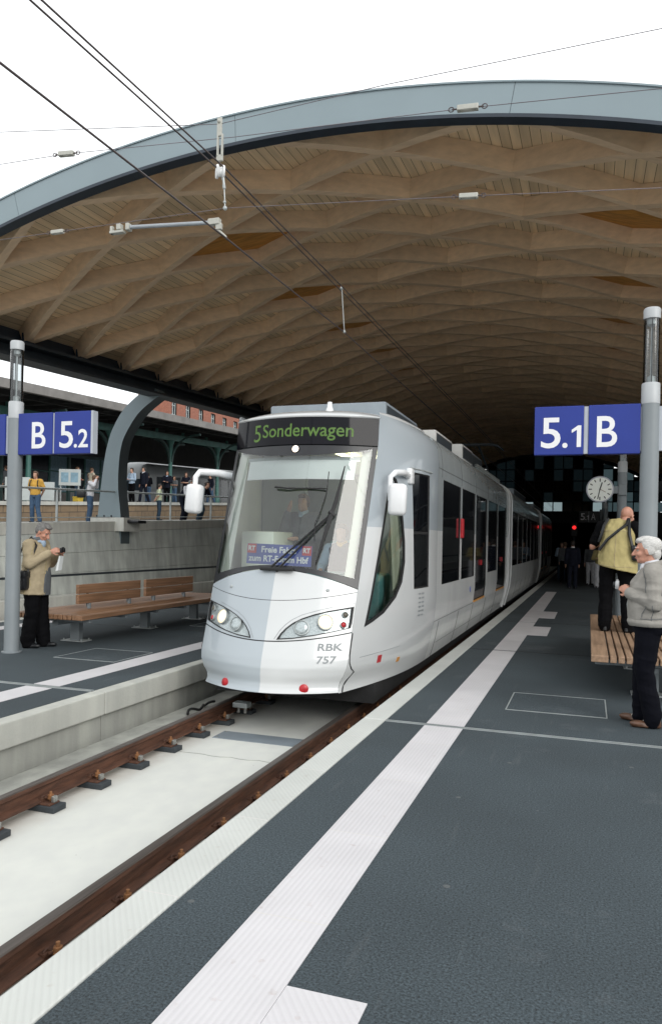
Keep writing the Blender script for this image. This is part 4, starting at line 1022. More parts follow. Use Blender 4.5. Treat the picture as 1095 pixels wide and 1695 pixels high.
# ---- cab sides: curved shell with the drop-shaped side window and the tall door window
TRI = [(8.09, .66), (8.25, 1.0), (8.42, 1.4), (8.60, 1.85), (8.73, 2.2), (8.84, 2.42), (8.93, 2.38), (8.985, 2.2), (9.03, 1.9), (9.055, 1.62), (9.04, 1.37), (8.95, 1.13), (8.78, .955), (8.49, .79), (8.25, .705)]
DOORW = [(9.30, 1.03), (9.88, 1.03), (9.88, 2.50), (9.30, 2.50)]
ZG = 1.785
def cab_side(sgn):
    n = 70; zs = list(np.linspace(-.02, 3.14, n))
    front_edge = [(Yc(z) + tuck(z) * .95 + .004, z) for z in zs]; back = [(YS - .006 - .0 * z, z) for z in reversed(zs)]
    outline = front_edge + dens([(front_edge[-1]), back[0]], .08)[1:-1] + back + dens([back[-1], front_edge[0]], .08)[1:-1]
    tri = dens(TRI, .05); dw = dens(DOORW, .08)
    # body colour changes at a straight waterline: put points on it
    m = cdt_panel(outline, [tri, dw], lambda Y, z: sidep(Y, z, sgn), .07, ['tram_white', 'tram_grey'], 'cab_side', mfun=lambda Y, z: 1 if z > ZG else 0, cut=[(Y, ZG) for Y in np.linspace(Yc(ZG) + .006, YS - .008, 40)])
    # roof shoulder
    g = MB(); rows = []
    for q in np.linspace(0, 1, 9):
        row = []
        for Y in np.linspace(Yc(3.14) + .004, YS - .006, 24):
            p = sidep(Y, 3.14, sgn); k = (Y - Yc(3.08)) / (YS - Yc(3.08)); kk = max(0, k) ** (1 / 1.6); h = hood_pt(sgn * 1.0, min(1, kk)); h = Vector((h.x, Y, h.z))
            top = Vector((sgn * min(abs(p.x) - .03, .93 + .1 * k), Y, max(h.z, 3.165 + .03 * min(1, k * 3))))
            a = q * math.pi / 2
            row.append(Vector((p.x + (top.x - p.x) * (1 - math.cos(a)), Y, p.z + (top.z - p.z) * math.sin(a))))
        rows.append(row)
    g.grid(rows); tb_(g, 'roof_shoulder', 'tram_white' if sgn < 0 else 'tram_white', smooth=60)
    g = MB(); tri_in = shrink(tri, .0)
    def inset(poly, d):
        n = len(poly); out = []
        for i in range(n):
            a, b, c = Vector(poly[i - 1]), Vector(poly[i]), Vector(poly[(i + 1) % n]); t = (c - a).normalized(); nn = Vector((-t.y, t.x))
            out.append(tuple(b + nn * d))
        return out
    # decide inset direction by area
    area = sum(tri[i][0] * tri[(i + 1) % len(tri)][1] - tri[(i + 1) % len(tri)][0] * tri[i][1] for i in range(len(tri)))
    tin = inset(tri, .035 if area > 0 else -.035)
    g.grid([[sidep(a, b, sgn, .003) for a, b in tri] + [sidep(*tri[0], sgn, .003)], [sidep(a, b, sgn, .003) for a, b in tin] + [sidep(*tin[0], sgn, .003)], [sidep(a, b, sgn, -.02) for a, b in tin] + [sidep(*tin[0], sgn, -.02)]])
    w = tb_(g, 'cab_window', 'rubber_black')
    tin2 = [(a, b) for a, b in tin]
    gl = cdt_panel(tin2, [], lambda Y, z: sidep(Y, z, sgn, -.006), .15, ['windscreen_glass'], 'pane'); gl.parent = w
    g = MB(); dd = [(a, b) for a, b in dw]; di = inset(dd, .02 if sum(dd[i][0] * dd[(i + 1) % len(dd)][1] - dd[(i + 1) % len(dd)][0] * dd[i][1] for i in range(len(dd))) > 0 else -.02)
    g.grid([[sidep(a, b, sgn, .001) for a, b in dd] + [sidep(*dd[0], sgn, .001)], [sidep(a, b, sgn, -.012) for a, b in di] + [sidep(*di[0], sgn, -.012)]])
    for z in (1.72,): g.grid([[sidep(Y, zz, sgn, -.006) for Y in (9.31, 9.6, 9.87)] for zz in (z, z + .035)])
    w2 = tb_(g, 'door_window', 'rubber_black')
    g = MB(); g.grid([[sidep(Y, z, sgn, -.014) for Y in np.linspace(9.3, 9.88, 5)] for z in np.linspace(1.03, 2.5, 7)]); tb_(g, 'pane', 'tram_glass_dark', w2, smooth=60)
    # rain gutter over the door window, handles, marker lamps
    g = MB(); g.tube([sidep(9.24, 2.545, sgn, .012), sidep(9.94, 2.545, sgn, .012)], .012, 6); tb_(g, 'rain_strip', 'galv')
    for (Y, z, a, b, mt) in ((8.42, .27, .045, .042, 'lamp_red'), (8.98, .19, .04, .028, 'plywood_warm')):
        g = MB(); rows = [[sidep(Y + u * a, z + v * b, sgn, .006) for u in (-1, 1)] for v in (-1, 1)]; rows2 = [[sidep(Y + u * a, z + v * b, sgn, -.01) for u in (-1, 1)] for v in (-1, 1)]
        g.v = [rows[0][0], rows[0][1], rows[1][1], rows[1][0], rows2[0][0], rows2[0][1], rows2[1][1], rows2[1][0]]; g.f = [(0, 1, 2, 3), (0, 4, 5, 1), (1, 5, 6, 2), (2, 6, 7, 3), (3, 7, 4, 0)]; g.mi = [0] * 5
        tb_(g, 'side_marker', mt)
    for r_ in range(6):
        for c_ in range(2):
            g = MB(); Y0, z0 = 9.46 + c_ * .13, .95 - r_ * .055; g.grid([[sidep(Y0 + u * .09, z0 + v * .022, sgn, .003) for u in (0, 1)] for v in (0, 1)])
            if r_ == 0 and c_ == 0: gg = g
            else: gg.add(g.v, g.f)
    tb_(gg, 'data_plate', 'text_grey')
    # curved shut line beside the bumper
    ln = [(.61, 0), (.5, -.004), (.38, -.003), (.30, .02), (.235, .08), (.19, .16), (.12, .10), (.05, .06), (-.02, .05)]
    g = MB(); g.tube([sidep(Yc(z) + tuck(z) * .95 + .014 + d, z, sgn, .001) for z, d in ln], .008, 5); tb_(g, 'shut_line', 'rubber_black')
    g = MB(); g.tube([sidep(Y, .34 + (Y - 8) * .02, sgn, .0) for Y in np.linspace(7.98, 8.95, 8)], .0035, 4); tb_(g, 'shut_line', 'text_grey')
for sg in (1, -1): cab_side(sg)
# waterline cover strip keeps the two-tone edge crisp
# ---- body modules
def module(y0, y1, openings, nm, wagon=None):
    """openings: (ya, yb, z0, z1, kind)"""
    root = tram
    zb = sorted(set([p[0] for p in PROF if p[0] <= 3.23] + [ZG] + [o[2] for o in openings] + [o[3] for o in openings]))
    ybs = sorted(set([y0, y1] + [o[0] for o in openings] + [o[1] for o in openings]))
    for sgn in (1, -1):
        def hole(y, z):
            return any(o[0] < y < o[1] and o[2] < z < o[3] for o in openings)
        def mf(i, j):
            zc = (zb[i] + zb[i + 1]) / 2; yc = (ybs[j] + ybs[j + 1]) / 2
            if hole(yc, zc): return None
            return 1 if (zc > ZG) else 0
        m = MB(); m.grid([[Vector((sgn * hbz(z), y, z)) for y in ybs] for z in zb], mfun=mf)
        tb_(m, 'side_wall', ['tram_side_white', 'tram_side_grey'], root, smooth=50)
        for (ya, yb, z0, z1, kind) in openings:
            d = .012; b = .03; f = MB()
            def Q(y, z, dd): return Vector((sgn * (hbz(z) - dd), y, z))
            zs = [z0] + [z for z in zb if z0 < z < z1] + [z1]
            rim = [(ya, z) for z in zs] + [(yb, z) for z in reversed(zs)]
            f.grid([[Q(y, z, -.002) for y, z in rim] + [Q(*rim[0], -.002)], [Q(y, z, d + .02) for y, z in rim] + [Q(*rim[0], d + .02)]])
            for (a, c) in ((ya, ya + b), (yb - b, yb)): f.grid([[Q(y, z, d - .004) for y in (a, c)] for z in zs])
            w = tb_(f, kind, 'rubber_black', root)
            g = MB(); g.grid([[Q(y, z, d) for y in (ya, yb)] for z in zs]); tb_(g, 'pane', 'tram_glass_dark', w)
            if kind == 'door':
                g = MB(); g.box(sgn * (hbz(z0) - .03), sgn * (hbz(z0) + .012), ya, yb, z0 - .035, z0 - .002); tb_(g, 'door_sill', 'plywood_warm', w)
                g = MB(); g.box(sgn * 1.318, sgn * 1.345, (ya + yb) / 2 - .035, (ya + yb) / 2 + .035, 1.2, 1.3); tb_(g, 'door_button', 'lamp_red', w)
        # shut lines of the skirt
        f = MB()
        for yy in ybs[1:-1:2]: f.tube([Vector((sgn * (hbz(z) + .001), yy + .02 * (z < .3), z)) for z in (.50, .25, .1, -.02)], .004, 4)
        f.tube([Vector((sgn * (hbz(.16) + .001), y0 + .5, .17)), Vector((sgn * (hbz(.16) + .001), y1 - .9, .17))], .004, 4)
        for yy in ybs[1:-1:2]: f.tube([Vector((sgn * (hbz(z) + .0005), yy - .1, z)) for z in (2.55, 2.72, 2.93, 3.06)], .0025, 4)
        f.tube([Vector((sgn * (hbz(2.66) + .0005), y0 + .02, 2.66)), Vector((sgn * (hbz(2.66) + .0005), y1 - .02, 2.66))], .003, 4)
        f.tube([Vector((sgn * (hbz(.52) + .0005), y0 + .02, .52)), Vector((sgn * (hbz(.52) + .0005), y0 + 3.7, .52))], .003, 4)
        tb_(f, 'shut_line', 'rubber_black', root)
    # roof
    rp = [(x, z) for z, x in [(3.15, 1.10), (3.20, .92), (3.225, .6), (3.235, 0)]]
    rp = rp + [(-x, z) for x, z in reversed(rp[:-1])]
    m = MB(); m.grid([[Vector((x, y, z)) for x, z in rp] for y in (y0, y1)]); tb_(m, 'roof', 'tram_side_grey', root, smooth=50)
    m = MB()
    for yy in (y0 + .005, y1 - .005):
        pr = [(hbz(z), z) for z in zb] ; pr = pr + [(-x, z) for x, z in reversed(pr)]
        n0 = len(m.v); m.v += [(x, yy, z) for x, z in pr]; m.f.append(tuple(range(n0, n0 + len(pr)))); m.mi.append(0)
    tb_(m, 'end_plate', 'cab_dark', root)
    return root
m1 = module(YS, 20.1, [(10.76, 12.30, 1.02, 2.52, 'window'), (12.50, 13.95, 1.02, 2.52, 'window'), (14.15, 15.65, .56, 2.52, 'door'), (15.95, 17.55, 1.02, 2.52, 'window'), (17.75, 19.4, .56, 2.52, 'door')], 'front_module')
m2 = module(20.75, 33.6, [(21.3 + 1.75 * i, 21.3 + 1.75 * i + 1.55, 1.02, 2.52, 'window') for i in range(7)], 'middle_module')
m3 = module(34.2, 44.4, [(34.8, 36.3, .56, 2.52, 'door'), (36.6, 38.1, 1.02, 2.52, 'window'), (38.3, 39.8, .56, 2.52, 'door'), (40.2, 41.8, 1.02, 2.52, 'window'), (42, 43.6, 1.02, 2.52, 'window')], 'rear_module')
def bellows(y0, y1):
    m = MB(); n = 13; rows = []
    for i in range(n):
        y = y0 + (y1 - y0) * i / (n - 1); k = .955 if i % 2 else .925
        pr = [(hbz(z) * k, .06 + z * .97) for z in (-.02, .5, 1.5, 2.72, 2.93, 3.06, 3.15, 3.2)]
        rows.append([Vector((x, y, z)) for x, z in pr] + [Vector((-x, y, z)) for x, z in reversed(pr)])
    m.grid(rows, closed=True); tb_(m, 'bellows', 'rubber_black')
    for y in (y0, y1):
        m = MB(); pr = [(hbz(z) + .006, z) for z in (-.02, .5, .8, 1.8, 2.72, 2.93, 3.06, 3.15, 3.2)]; pr += [(-x, z) for x, z in reversed(pr)]
        m.tube([Vector((x, y, z)) for x, z in pr], .035, 6); tb_(m, 'end_frame', 'tram_side_white', smooth=50)
bellows(20.1, 20.75); bellows(33.6, 34.2)
# red release box between the first windows
m = MB(); m.rbox(1.32, 1.37, 12.34, 12.47, 1.70, 2.02, .015); tb_(m, 'release_box', 'lamp_red')
m = MB(); T = Matrix.Translation((1.327, 13.55, .80)) @ Matrix.Rotation(R(90), 4, 'Y'); m.lathe([(.05, 0), (.05, .004)], 16, mat=T); tb_(m, 'sticker', 'banner_blue')
# chassis and wheels in the dark below
m = MB(); m.box(-1.0, 1.0, 8.4, 44, -.25, -.03); m.box(-.85, .85, 8.9, 11, -.32, -.2); tb_(m, 'chassis', 'under_dark')
for y in (9.4, 11.2, 19.3, 21.5, 33, 35, 42):
    for x in (-.75, .75):
        m = MB(); T = Matrix.Translation((x, y, -.01)) @ Matrix.Rotation(R(90), 4, 'Y'); m.lathe([(.2, -.06), (.31, -.06), (.31, .05), (.34, .06), (.34, .075), (.1, .08)], 24, mat=T); tb_(m, 'wheel', 'rail_rust', smooth=40)
# ---- roof equipment
def roofbox(x0, x1, y0, y1, h, mt, nm='roof_unit'):
    m = MB(); m.rbox(x0, x1, y0, y1, 3.17, 3.2 + h, .025); o = tb_(m, nm, mt, smooth=40)
    m = MB(); m.box(x1 - .002, x1 + .003, y0 + .05, y1 - .05, 3.235, 3.2 + h - .045)
    for i in range(int((y1 - y0) / .12)): m.box(x1 - .004, x1 + .004, y0 + .06 + i * .12, y0 + .11 + i * .12, 3.24, 3.2 + h - .05)
    tb_(m, 'grille', 'steel_dark', o)
roofbox(-.95, .72, 9.75, 11.7, .29, 'roof_unit_grey'); roofbox(-.9, .98, 11.9, 13.4, .22, 'roof_unit_pale'); roofbox(-.95, 1.02, 14.3, 15.6, .30, 'roof_unit_pale'); roofbox(-.9, .95, 15.75, 17.6, .34, 'roof_unit_grey'); roofbox(-.9, .9, 26, 31, .3, 'roof_unit_grey'); roofbox(-.9, .9, 36, 41, .3, 'roof_unit_grey')
m = MB(); m.lathe([(.055, 3.2), (.05, 3.30), (.035, 3.34), (.03, 3.40), (.001, 3.41)], 14, mat=Matrix.Translation((.12, 9.2, 0))); tb_(m, 'antenna', 'white_plastic', smooth=40)
for i in range(16):
    y = 16.2 + i * .27; m = MB(); T = Matrix.Translation((1.02, y, 3.16))
    m.lathe([(.03, 0), (.055, .03), (.03, .05), (.055, .08), (.03, .10), (.05, .13), (.02, .15)], 10, mat=T); tb_(m, 'insulator', 'galv', smooth=50)
# pantograph
pg = bpy.data.objects.new('pantograph', None); COL.objects.link(pg); pg.parent = tram
m = MB(); m.rbox(-.6, .6, 21.2, 22.9, 3.3, 3.36, .01); [m.cyl((x, y, 3.2), (x, y, 3.33), .05) for x in (-.5, .5) for y in (21.4, 22.7)]; tb_(m, 'base_frame', 'steel_dark', pg)
m = MB(); m.tube([(-.45, 22.7, 3.4), (-.3, 23.7, 3.95), (-.25, 22.0, 4.44)], .03, 6); m.tube([(.45, 22.7, 3.4), (.3, 23.7, 3.95), (.25, 22.0, 4.44)], .03, 6); m.tube([(-.3, 23.7, 3.95), (.3, 23.7, 3.95)], .03, 6); tb_(m, 'arm', 'steel_dark', pg)
m = MB()
for y in (21.85, 22.15): m.tube([(-.95, y, 4.30), (-.8, y, 4.42), (-.6, y, 4.465), (.6, y, 4.465), (.8, y, 4.42), (.95, y, 4.30)], .022, 6)
m.tube([(-.25, 21.85, 4.44), (-.25, 22.15, 4.44)], .02, 6); m.tube([(.25, 21.85, 4.44), (.25, 22.15, 4.44)], .02, 6); tb_(m, 'collector_head', 'steel_dark', pg)

# ---- wipers
wb = lambda s, z, o=.03: front(s, z, o)
w = MB()
w.tube([wb(-.06, 1.27, .02), wb(-.02, 1.30, .05), wb(.58, 1.90, .05)], [.018, .014, .009], 6); w.tube([wb(.04, 1.26, .02), wb(.08, 1.29, .05), wb(.62, 1.93, .05)], [.018, .014, .009], 6)
wr = tb_(w, 'wiper', 'rubber_black', smooth=50)
w = MB(); w.rbox(-.16, .24, 0, .06, 0, .04, .012, mat=Matrix.Translation(front(0, 1.255, .05))); tb_(w, 'wiper_base', 'rubber_black', wr)
w = MB(); bl = [wb(.50, 1.36, .045), wb(.575, 1.80, .05), wb(.62, 2.05, .05), wb(.66, 2.47, .045)]
w.tube([wb(.56, 1.93, .05), wb(.63, 1.88, .05)], .03, 6); w.tube(bl, [.007, .03, .026, .007], 6); tb_(w, 'wiper_blade', 'rubber_black', wr)
w = MB(); w.tube([wb(.44, 1.62, .04), wb(.42, 1.80, .045), wb(.46, 1.92, .045), wb(.50, 2.15, .045), wb(.49, 2.40, .04)], .006, 6); w.tube([wb(.50, 2.20, .04), wb(.0, 2.20, .04), wb(-.16, 2.215, .04)], [.008, .012, .012], 6)
tb_(w, 'wiper_hose', 'rubber_black', wr)

# ---- mirrors
def mirror(sgn):
    if sgn > 0: a, b, bx, by = sidep(9.2, 2.44, 1), Vector((1.20, 8.62, 2.43)), 1.20, 8.55
    else: a, b, bx, by = sidep(8.9, 2.40, -1), Vector((-1.36, 8.5, 2.42)), -1.40, 8.45
    m = MB()
    d = Vector((b.x - a.x, b.y - a.y, 0)).normalized()
    pts = [a - d * .03 + Vector((0, 0, .02)), a.lerp(b, .5) + Vector((0, 0, .045)), b + Vector((0, 0, .03)), b + Vector((sgn * .035, -.03, -.03)), b + Vector((sgn * .04, -.04, -.20)), b + Vector((sgn * .03, -.04, -.33))]
    if sgn > 0: pts = [a - d * .03, a.lerp(b, .5) + Vector((0, 0, .02)), b + Vector((-.05, 0, .0)), b + Vector((-.10, -.03, -.05)), b + Vector((-.10, -.04, -.2)), b + Vector((-.10, -.04, -.33))]
    m.tube(pts, [.048, .046, .042, .036, .03, .028] if sgn < 0 else [.042, .040, .036, .032, .028, .026], 10)
    if sgn > 0: m.rbox(-.05, .05, -.05, .12, -.10, .10, .02, mat=Matrix.Translation(a + Vector((.0, .02, 0))))
    o = tb_(m, 'mirror', 'white_plastic', smooth=60)
    m = MB(); T = Matrix.Translation((bx, by, 2.11)) @ Matrix.Rotation(R(8 * sgn), 4, 'Z') @ Matrix.Rotation(R(-5 * sgn if sgn < 0 else 2), 4, 'Y')
    m.rbox(-.105, .105, -.08, .08, -.185, .185, .05, mat=T); tb_(m, 'mirror_head', 'white_plastic', o, smooth=60)
    m = MB(); m.box(-.085, .085, .081, .083, -.155, .155, mat=T); tb_(m, 'mirror_glass', 'lens_clear', o)
mirror(1); mirror(-1)

# ---- cab interior
def cb(name, mt, *boxes, r=.02):
    m = MB()
    for b in boxes: m.rbox(*b, r)
    return tb_(m, name, mt, smooth=40)
cb('cab_floor', 'cab_dark', (-1.0, 1.0, 8.5, 10.3, .42, .5))
cb('cab_rear_wall', 'cab_grey', (-1.25, -.55, 10.2, 10.3, .5, 3.05), (.45, 1.25, 10.2, 10.3, .5, 3.05), (-.55, .45, 10.2, 10.3, 2.55, 3.05))
cb('saloon_door', 'cab_dark', (-.55, .45, 10.24, 10.3, .5, 2.55))
m = MB()
rows = [[sidep(Y, z, -1, -.05) for Y in np.linspace(8.9, 10.25, 6)] for z in np.linspace(.5, 2.95, 8)]; m.grid(rows); tb_(m, 'cab_side_lining', 'cab_cream', smooth=60)
m = MB(); rows = [[sidep(Y, z, 1, -.05) for Y in np.linspace(9.08, 10.25, 6)] for z in np.linspace(.5, 2.95, 8)]; m.grid(rows); tb_(m, 'cab_side_lining', 'cab_cream', smooth=60)
cb('cab_ceiling', 'cab_cream', (-.9, .9, 8.75, 10.2, 2.80, 2.84))
m = MB(); m.grid([[front(s, z, -.06) for s in np.linspace(-.98, .98, 20)] for z in np.linspace(2.69, 3.1, 5)]); tb_(m, 'display_back', 'cab_dark', smooth=60)
# pillars at the pane's edges
for sg in (-1, 1):
    m = MB(); m.grid([[front(sg * q, z, -.015 - .10 * (1 - (q - .86) / .14)) for q in (.86, .93, 1.0)] for z in np.linspace(1.1, 2.72, 12)]); tb_(m, 'pillar', 'cab_cream', smooth=60)
m = MB(); rows = [[front(s, z_base(s) - .03, -.03) for s in np.linspace(-.97, .97, 21)], [front(s, z_base(s) - .02, -.12) for s in np.linspace(-.97, .97, 21)], [Vector((s * .98, 8.55 + .05 * abs(s), 1.16)) for s in np.linspace(-.97, .97, 21)], [Vector((s * .98, 8.6, .5)) for s in np.linspace(-.97, .97, 21)]]
m.grid(rows); tb_(m, 'dashboard', 'dash_teal', smooth=50)
cb('console', 'dash_teal', (.10, .86, 8.45, 8.85, .9, 1.24), r=.05)
cb('side_cabinet', 'cab_cream', (-.98, -.52, 8.95, 9.7, .5, 1.72), r=.03)
cb('cab_seat', 'dash_teal', (.0, .5, 9.15, 9.6, .86, .98), (.02, .48, 9.56, 9.68, .95, 1.62), r=.04)
cb('side_console', 'dash_teal', (.62, .95, 8.75, 9.35, .6, 1.22), r=.05)
m = MB(); rows = []
for z in np.linspace(.95, 2.45, 10): rows.append([sidep(8.84 + .2 * k / 40, z, 1, -.07 - .018 * math.sin(k * 1.3)) for k in range(41)])
m.grid(rows); tb_(m, 'side_curtain', 'curtain', smooth=60)
m = MB(); zz0, zz1 = 2.375, 2.60
m.grid([[front(s, z, -.10) for s in np.linspace(-.80, .80, 15)] for z in (zz0, zz1)]); sb = tb_(m, 'sun_blind', 'blind_white', smooth=60)
m = MB(); m.grid([[front(s, z, -.095) for s in np.linspace(-.80, .80, 15)] for z in (zz0 - .012, zz0 + .004)]); tb_(m, 'blind_bar', 'white_plastic', sb)
m = MB(); m.grid([[front(s, z, -.105) for s in np.linspace(-.84, .84, 15)] for z in (zz1, zz1 + .045)]); tb_(m, 'blind_housing', 'cab_grey', sb)
cb('ceiling_lamp', 'tube_yellow', (.20, .27, 9.2, 10.1, 2.73, 2.76), (.58, .64, 9.3, 10.1, 2.73, 2.76), r=.005)
# banner behind the glass (a loose board: its own thing)
bn = thing('banner', 'blue banner with white lettering and two red squares propped inside the windscreen', 'banner', (TX - .05, 8.0, 1.325))
T = Matrix.Rotation(R(-4), 4, 'X') @ Matrix.Rotation(R(1.5), 4, 'Y')
m = MB(); m.box(-.40, .40, -.004, .004, 0, .235, mat=T); m.build('panel', 'banner_blue', bn)
for x in (-.395, .285):
    m = MB(); m.box(x, x + .11, -.0075, -.0045, .125, .232, mat=T); sq = m.build('red_square', 'banner_red', bn)
    me = text_mesh('RT', .075, bold=.003, extrude=.0005, width=.085)
    for v in me.vertices: v.co = T @ Vector((x + .012 + v.co.x, -.009 - v.co.z, .155 + v.co.y))
    me.materials.clear(); me.materials.append(MATS['sign_white']); mk('lettering', me, sq)
for txt, x, z, wd in (('Freie Fahrt', -.22, .140, .43), ('zum RT-Forum Hbf', -.375, .035, .74)):
    me = text_mesh(txt, .098, bold=.003, extrude=.0005, width=wd)
    for v in me.vertices: v.co = T @ Vector((x + v.co.x, -.0062 - v.co.z, z + v.co.y))
    me.materials.clear(); me.materials.append(MATS['sign_white']); mk('lettering', me, bn)
# ================================================================== BENCHES
def bench(x, y0, y1, label, pale, backs, legs):
    t = thing('bench', label, 'bench', (x, y0, 0)); Lb = y1 - y0; wd = 1.24; mt = 'seat_wood_pale' if pale else 'seat_wood'
    m = MB(); xs = -wd / 2
    wds = [.17] + [.062] * 11 + [.17]; gap = (wd - sum(wds)) / (len(wds) - 1)
    for w_ in wds:
        m.rbox(xs, xs + w_, 0, Lb, .40, .47, .006); xs += w_ + gap
    m.build('seat', mt, t)
    m = MB()
    for yy in np.linspace(.25, Lb - .25, 6): m.rbox(-wd / 2 + .04, wd / 2 - .04, yy - .03, yy + .03, .345, .398, .004)
    m.rbox(-.05, .05, .2, Lb - .2, .29, .345, .004); m.build('seat_frame', 'post_grey', t)
    for yy in legs:
        m = MB(); m.rbox(-.08, .08, yy - y0 - .05, yy - y0 + .05, .012, .30, .008)
        g = m.build('leg', 'post_grey', t)
        m = MB(); m.rbox(-.2, .2, yy - y0 - .12, yy - y0 + .12, 0, .014, .004)
        for a in (-.16, .16):
            for b in (-.09, .09): m.cyl((a, yy - y0 + b, .012), (a, yy - y0 + b, .04), .012, n=8)
        m.build('foot_plate', 'galv', g)
    for (a, b) in backs:
        a -= y0; b -= y0
        m = MB()
        for z in (.56, .715): m.rbox(-.028, .028, a, b, z, z + .145, .008)
        bk = m.build('backrest', mt, t)
        m = MB()
        for yy in (a + .3, b - .3): m = MB(); m.rbox(-.02, .02, yy - .025, yy + .025, .47, .56, .004); m.rbox(-.042, -.03, yy - .025, yy + .025, .5, .8, .003); m.build('support', 'post_grey', bk)
    return t
bench(-7.42, 9.05, 14.1, 'long brown slatted wooden bench with two backrests on the left platform', False, [(9.75, 11.45), (11.62, 13.3)], [9.75, 11.65, 13.4])
bench(.67, 8.40, 13.4, 'pale slatted wooden bench on the right platform with a man standing on it', True, [(10.9, 12.1)], [8.95, 10.8, 12.65])

# ================================================================== LAMP POSTS
def lamp_post(x, y, label, h=4.26):
    t = thing('lamp_post', label, 'lamp post', (x, y, 0))
    m = MB(); m.lathe([(.10, 0), (.10, .05), (.098, .06), (.096, 3.2)], 24); m.build('pole', 'post_grey', t, smooth=40)
    m = MB(); m.lathe([(.102, 0), (.13, .0), (.13, .015), (.10, .02)], 24); m.build('base_ring', 'post_grey', t, smooth=40)
    m = MB(); m.lathe([(.098, 3.2), (.098, 3.42), (.09, 3.43)], 24); m.build('collar', 'post_pale', t, smooth=40)
    m = MB(); m.lathe([(.086, 3.43), (.086, 4.16)], 24); m.f = m.f[:-2]; m.mi = m.mi[:-2]; m.build('glass_tube', 'tube_glass', t, smooth=40)
    m = MB(); m.lathe([(.05, 3.43), (.045, 3.5), (.012, 3.52), (.012, 4.05), (.05, 4.08), (.05, 4.16)], 16); m.build('reflector', 'galv', t, smooth=40)
    m = MB()
    for k in range(3):
        a = k * 2.1 + .5; m.cyl((.07 * math.cos(a), .07 * math.sin(a), 3.43), (.07 * math.cos(a), .07 * math.sin(a), 4.16), .006, n=6)
    m.build('rod', 'steel_dark', t)
    m = MB(); m.lathe([(.09, 4.14), (.092, 4.24), (.08, h), (.02, h + .004)], 24); m.build('cap', 'post_pale', t, smooth=40)
    return t
lamp_post(-7.45, 8.4, 'grey lamp post with clear glass top beside the man in the tan coat')
lamp_post(.62, 9.05, 'grey lamp post with glass top carrying the sign 5.1 B')
lamp_post(.66, 17.3, 'grey lamp post with glass top behind the clock, further along the right platform')
lamp_post(-7.45, 17.3, 'grey lamp post on the left platform, hidden behind the tram')
lamp_post(.66, 34, 'grey lamp post far along the dark right platform')

# ================================================================== SIGNS
def panel(t, x0, x1, z0, z1, y=0., nm='panel'):
    m = MB(); m.rbox(x0, x1, y - .05, y + .05, z0, z1, .008); p = m.build(nm, 'sign_blue', t)
    return p
def letters(t, txt, x, z, size, y=-.0515, width=None, bold=.005):
    me = text_mesh(txt, size, bold=bold, extrude=.0008, width=width)
    for v in me.vertices: v.co = Vector((x + v.co.x, y - v.co.z, z + v.co.y))
    me.materials.clear(); me.materials.append(MATS['sign_white']); mk('lettering', me, t)
def digit_one(t, x, z, h, y=-.0515):
    w = h * .42; k = h * .19
    MB().prism([(x + w - k, z), (x + w, z), (x + w, z + h), (x + w - k * .75, z + h), (x, z + h * .80), (x, z + h * .655), (x + w - k, z + h * .80)], -y, -y + .001, mat=Matrix(((1, 0, 0, 0), (0, 0, -1, 0), (0, 1, 0, 0), (0, 0, 0, 1)))).build('lettering', 'sign_white', t)
CAP = 1.0 / .73          # font size for a given capital height (Bfont caps are about .73 em)
t = thing('platform_sign', 'blue platform sign reading 5.1 and B on the right lamp post', 'sign', (.62, 9.05, 0))
p = panel(t, -1.235, -.695, 2.65, 3.205); letters(p, '5', -1.16, 2.735, .36 * CAP, width=.215); letters(p, '.', -.925, 2.735, .30 * CAP, width=.058); digit_one(p, -.825, 2.735, .245)
p = panel(t, -.645, -.10, 2.65, 3.205); letters(p, 'B', -.555, 2.735, .36 * CAP, width=.215)
for q in ((-.693, -.647, -.035, .035, 2.66, 3.195), (-.098, -.06, -.03, .03, 2.68, 3.17), (.06, .14, -.03, .03, 2.68, 3.17)): m = MB(); m.box(*q); m.build('bracket', 'sign_edge', t)
t = thing('platform_sign', 'blue platform sign reading B and 5.2 on the left lamp post', 'sign', (-7.45, 8.4, 0))
p = panel(t, .085, .645, 2.70, 3.26); letters(p, 'B', .315, 2.785, .37 * CAP, width=.225)
p = panel(t, .675, 1.255, 2.70, 3.26); letters(p, '5', .765, 2.785, .365 * CAP, width=.215); letters(p, '.2', .995, 2.785, .245 * CAP, width=.22)
for q in ((.647, .673, -.035, .035, 2.71, 3.25), (1.257, 1.29, -.05, .05, 2.70, 3.26), (.06, .085, -.03, .03, 2.72, 3.24)): m = MB(); m.box(*q); m.build('bracket', 'sign_edge', t)
p = panel(t, -.72, -.135, 2.70, 3.26)
m = MB(); m.box(-.133, -.06, -.03, .03, 2.72, 3.24); m.build('bracket', 'sign_edge', t)
t = thing('platform_sign', 'small dark platform sign reading 5.1 A far down the tunnel platform', 'sign', (.66, 46, 0))
p = panel(t, -1.2, -.7, 2.95, 3.6); p.data.materials[0] = MATS['ink']; letters(p, '5', -1.12, 3.1, .40 * CAP, width=.24); letters(p, '.', -.86, 3.1, .26 * CAP, width=.05); digit_one(p, -.78, 3.1, .26)
p = panel(t, -.66, -.1, 2.95, 3.6); p.data.materials[0] = MATS['ink']; letters(p, 'A', -.55, 3.1, .40 * CAP, width=.24)
m = MB(); m.cyl((0, 0, 0), (0, 0, 3.7), .09, n=12); m.box(-.7, -.66, -.03, .03, 2.96, 3.59); m.build('pole', 'post_grey', t)

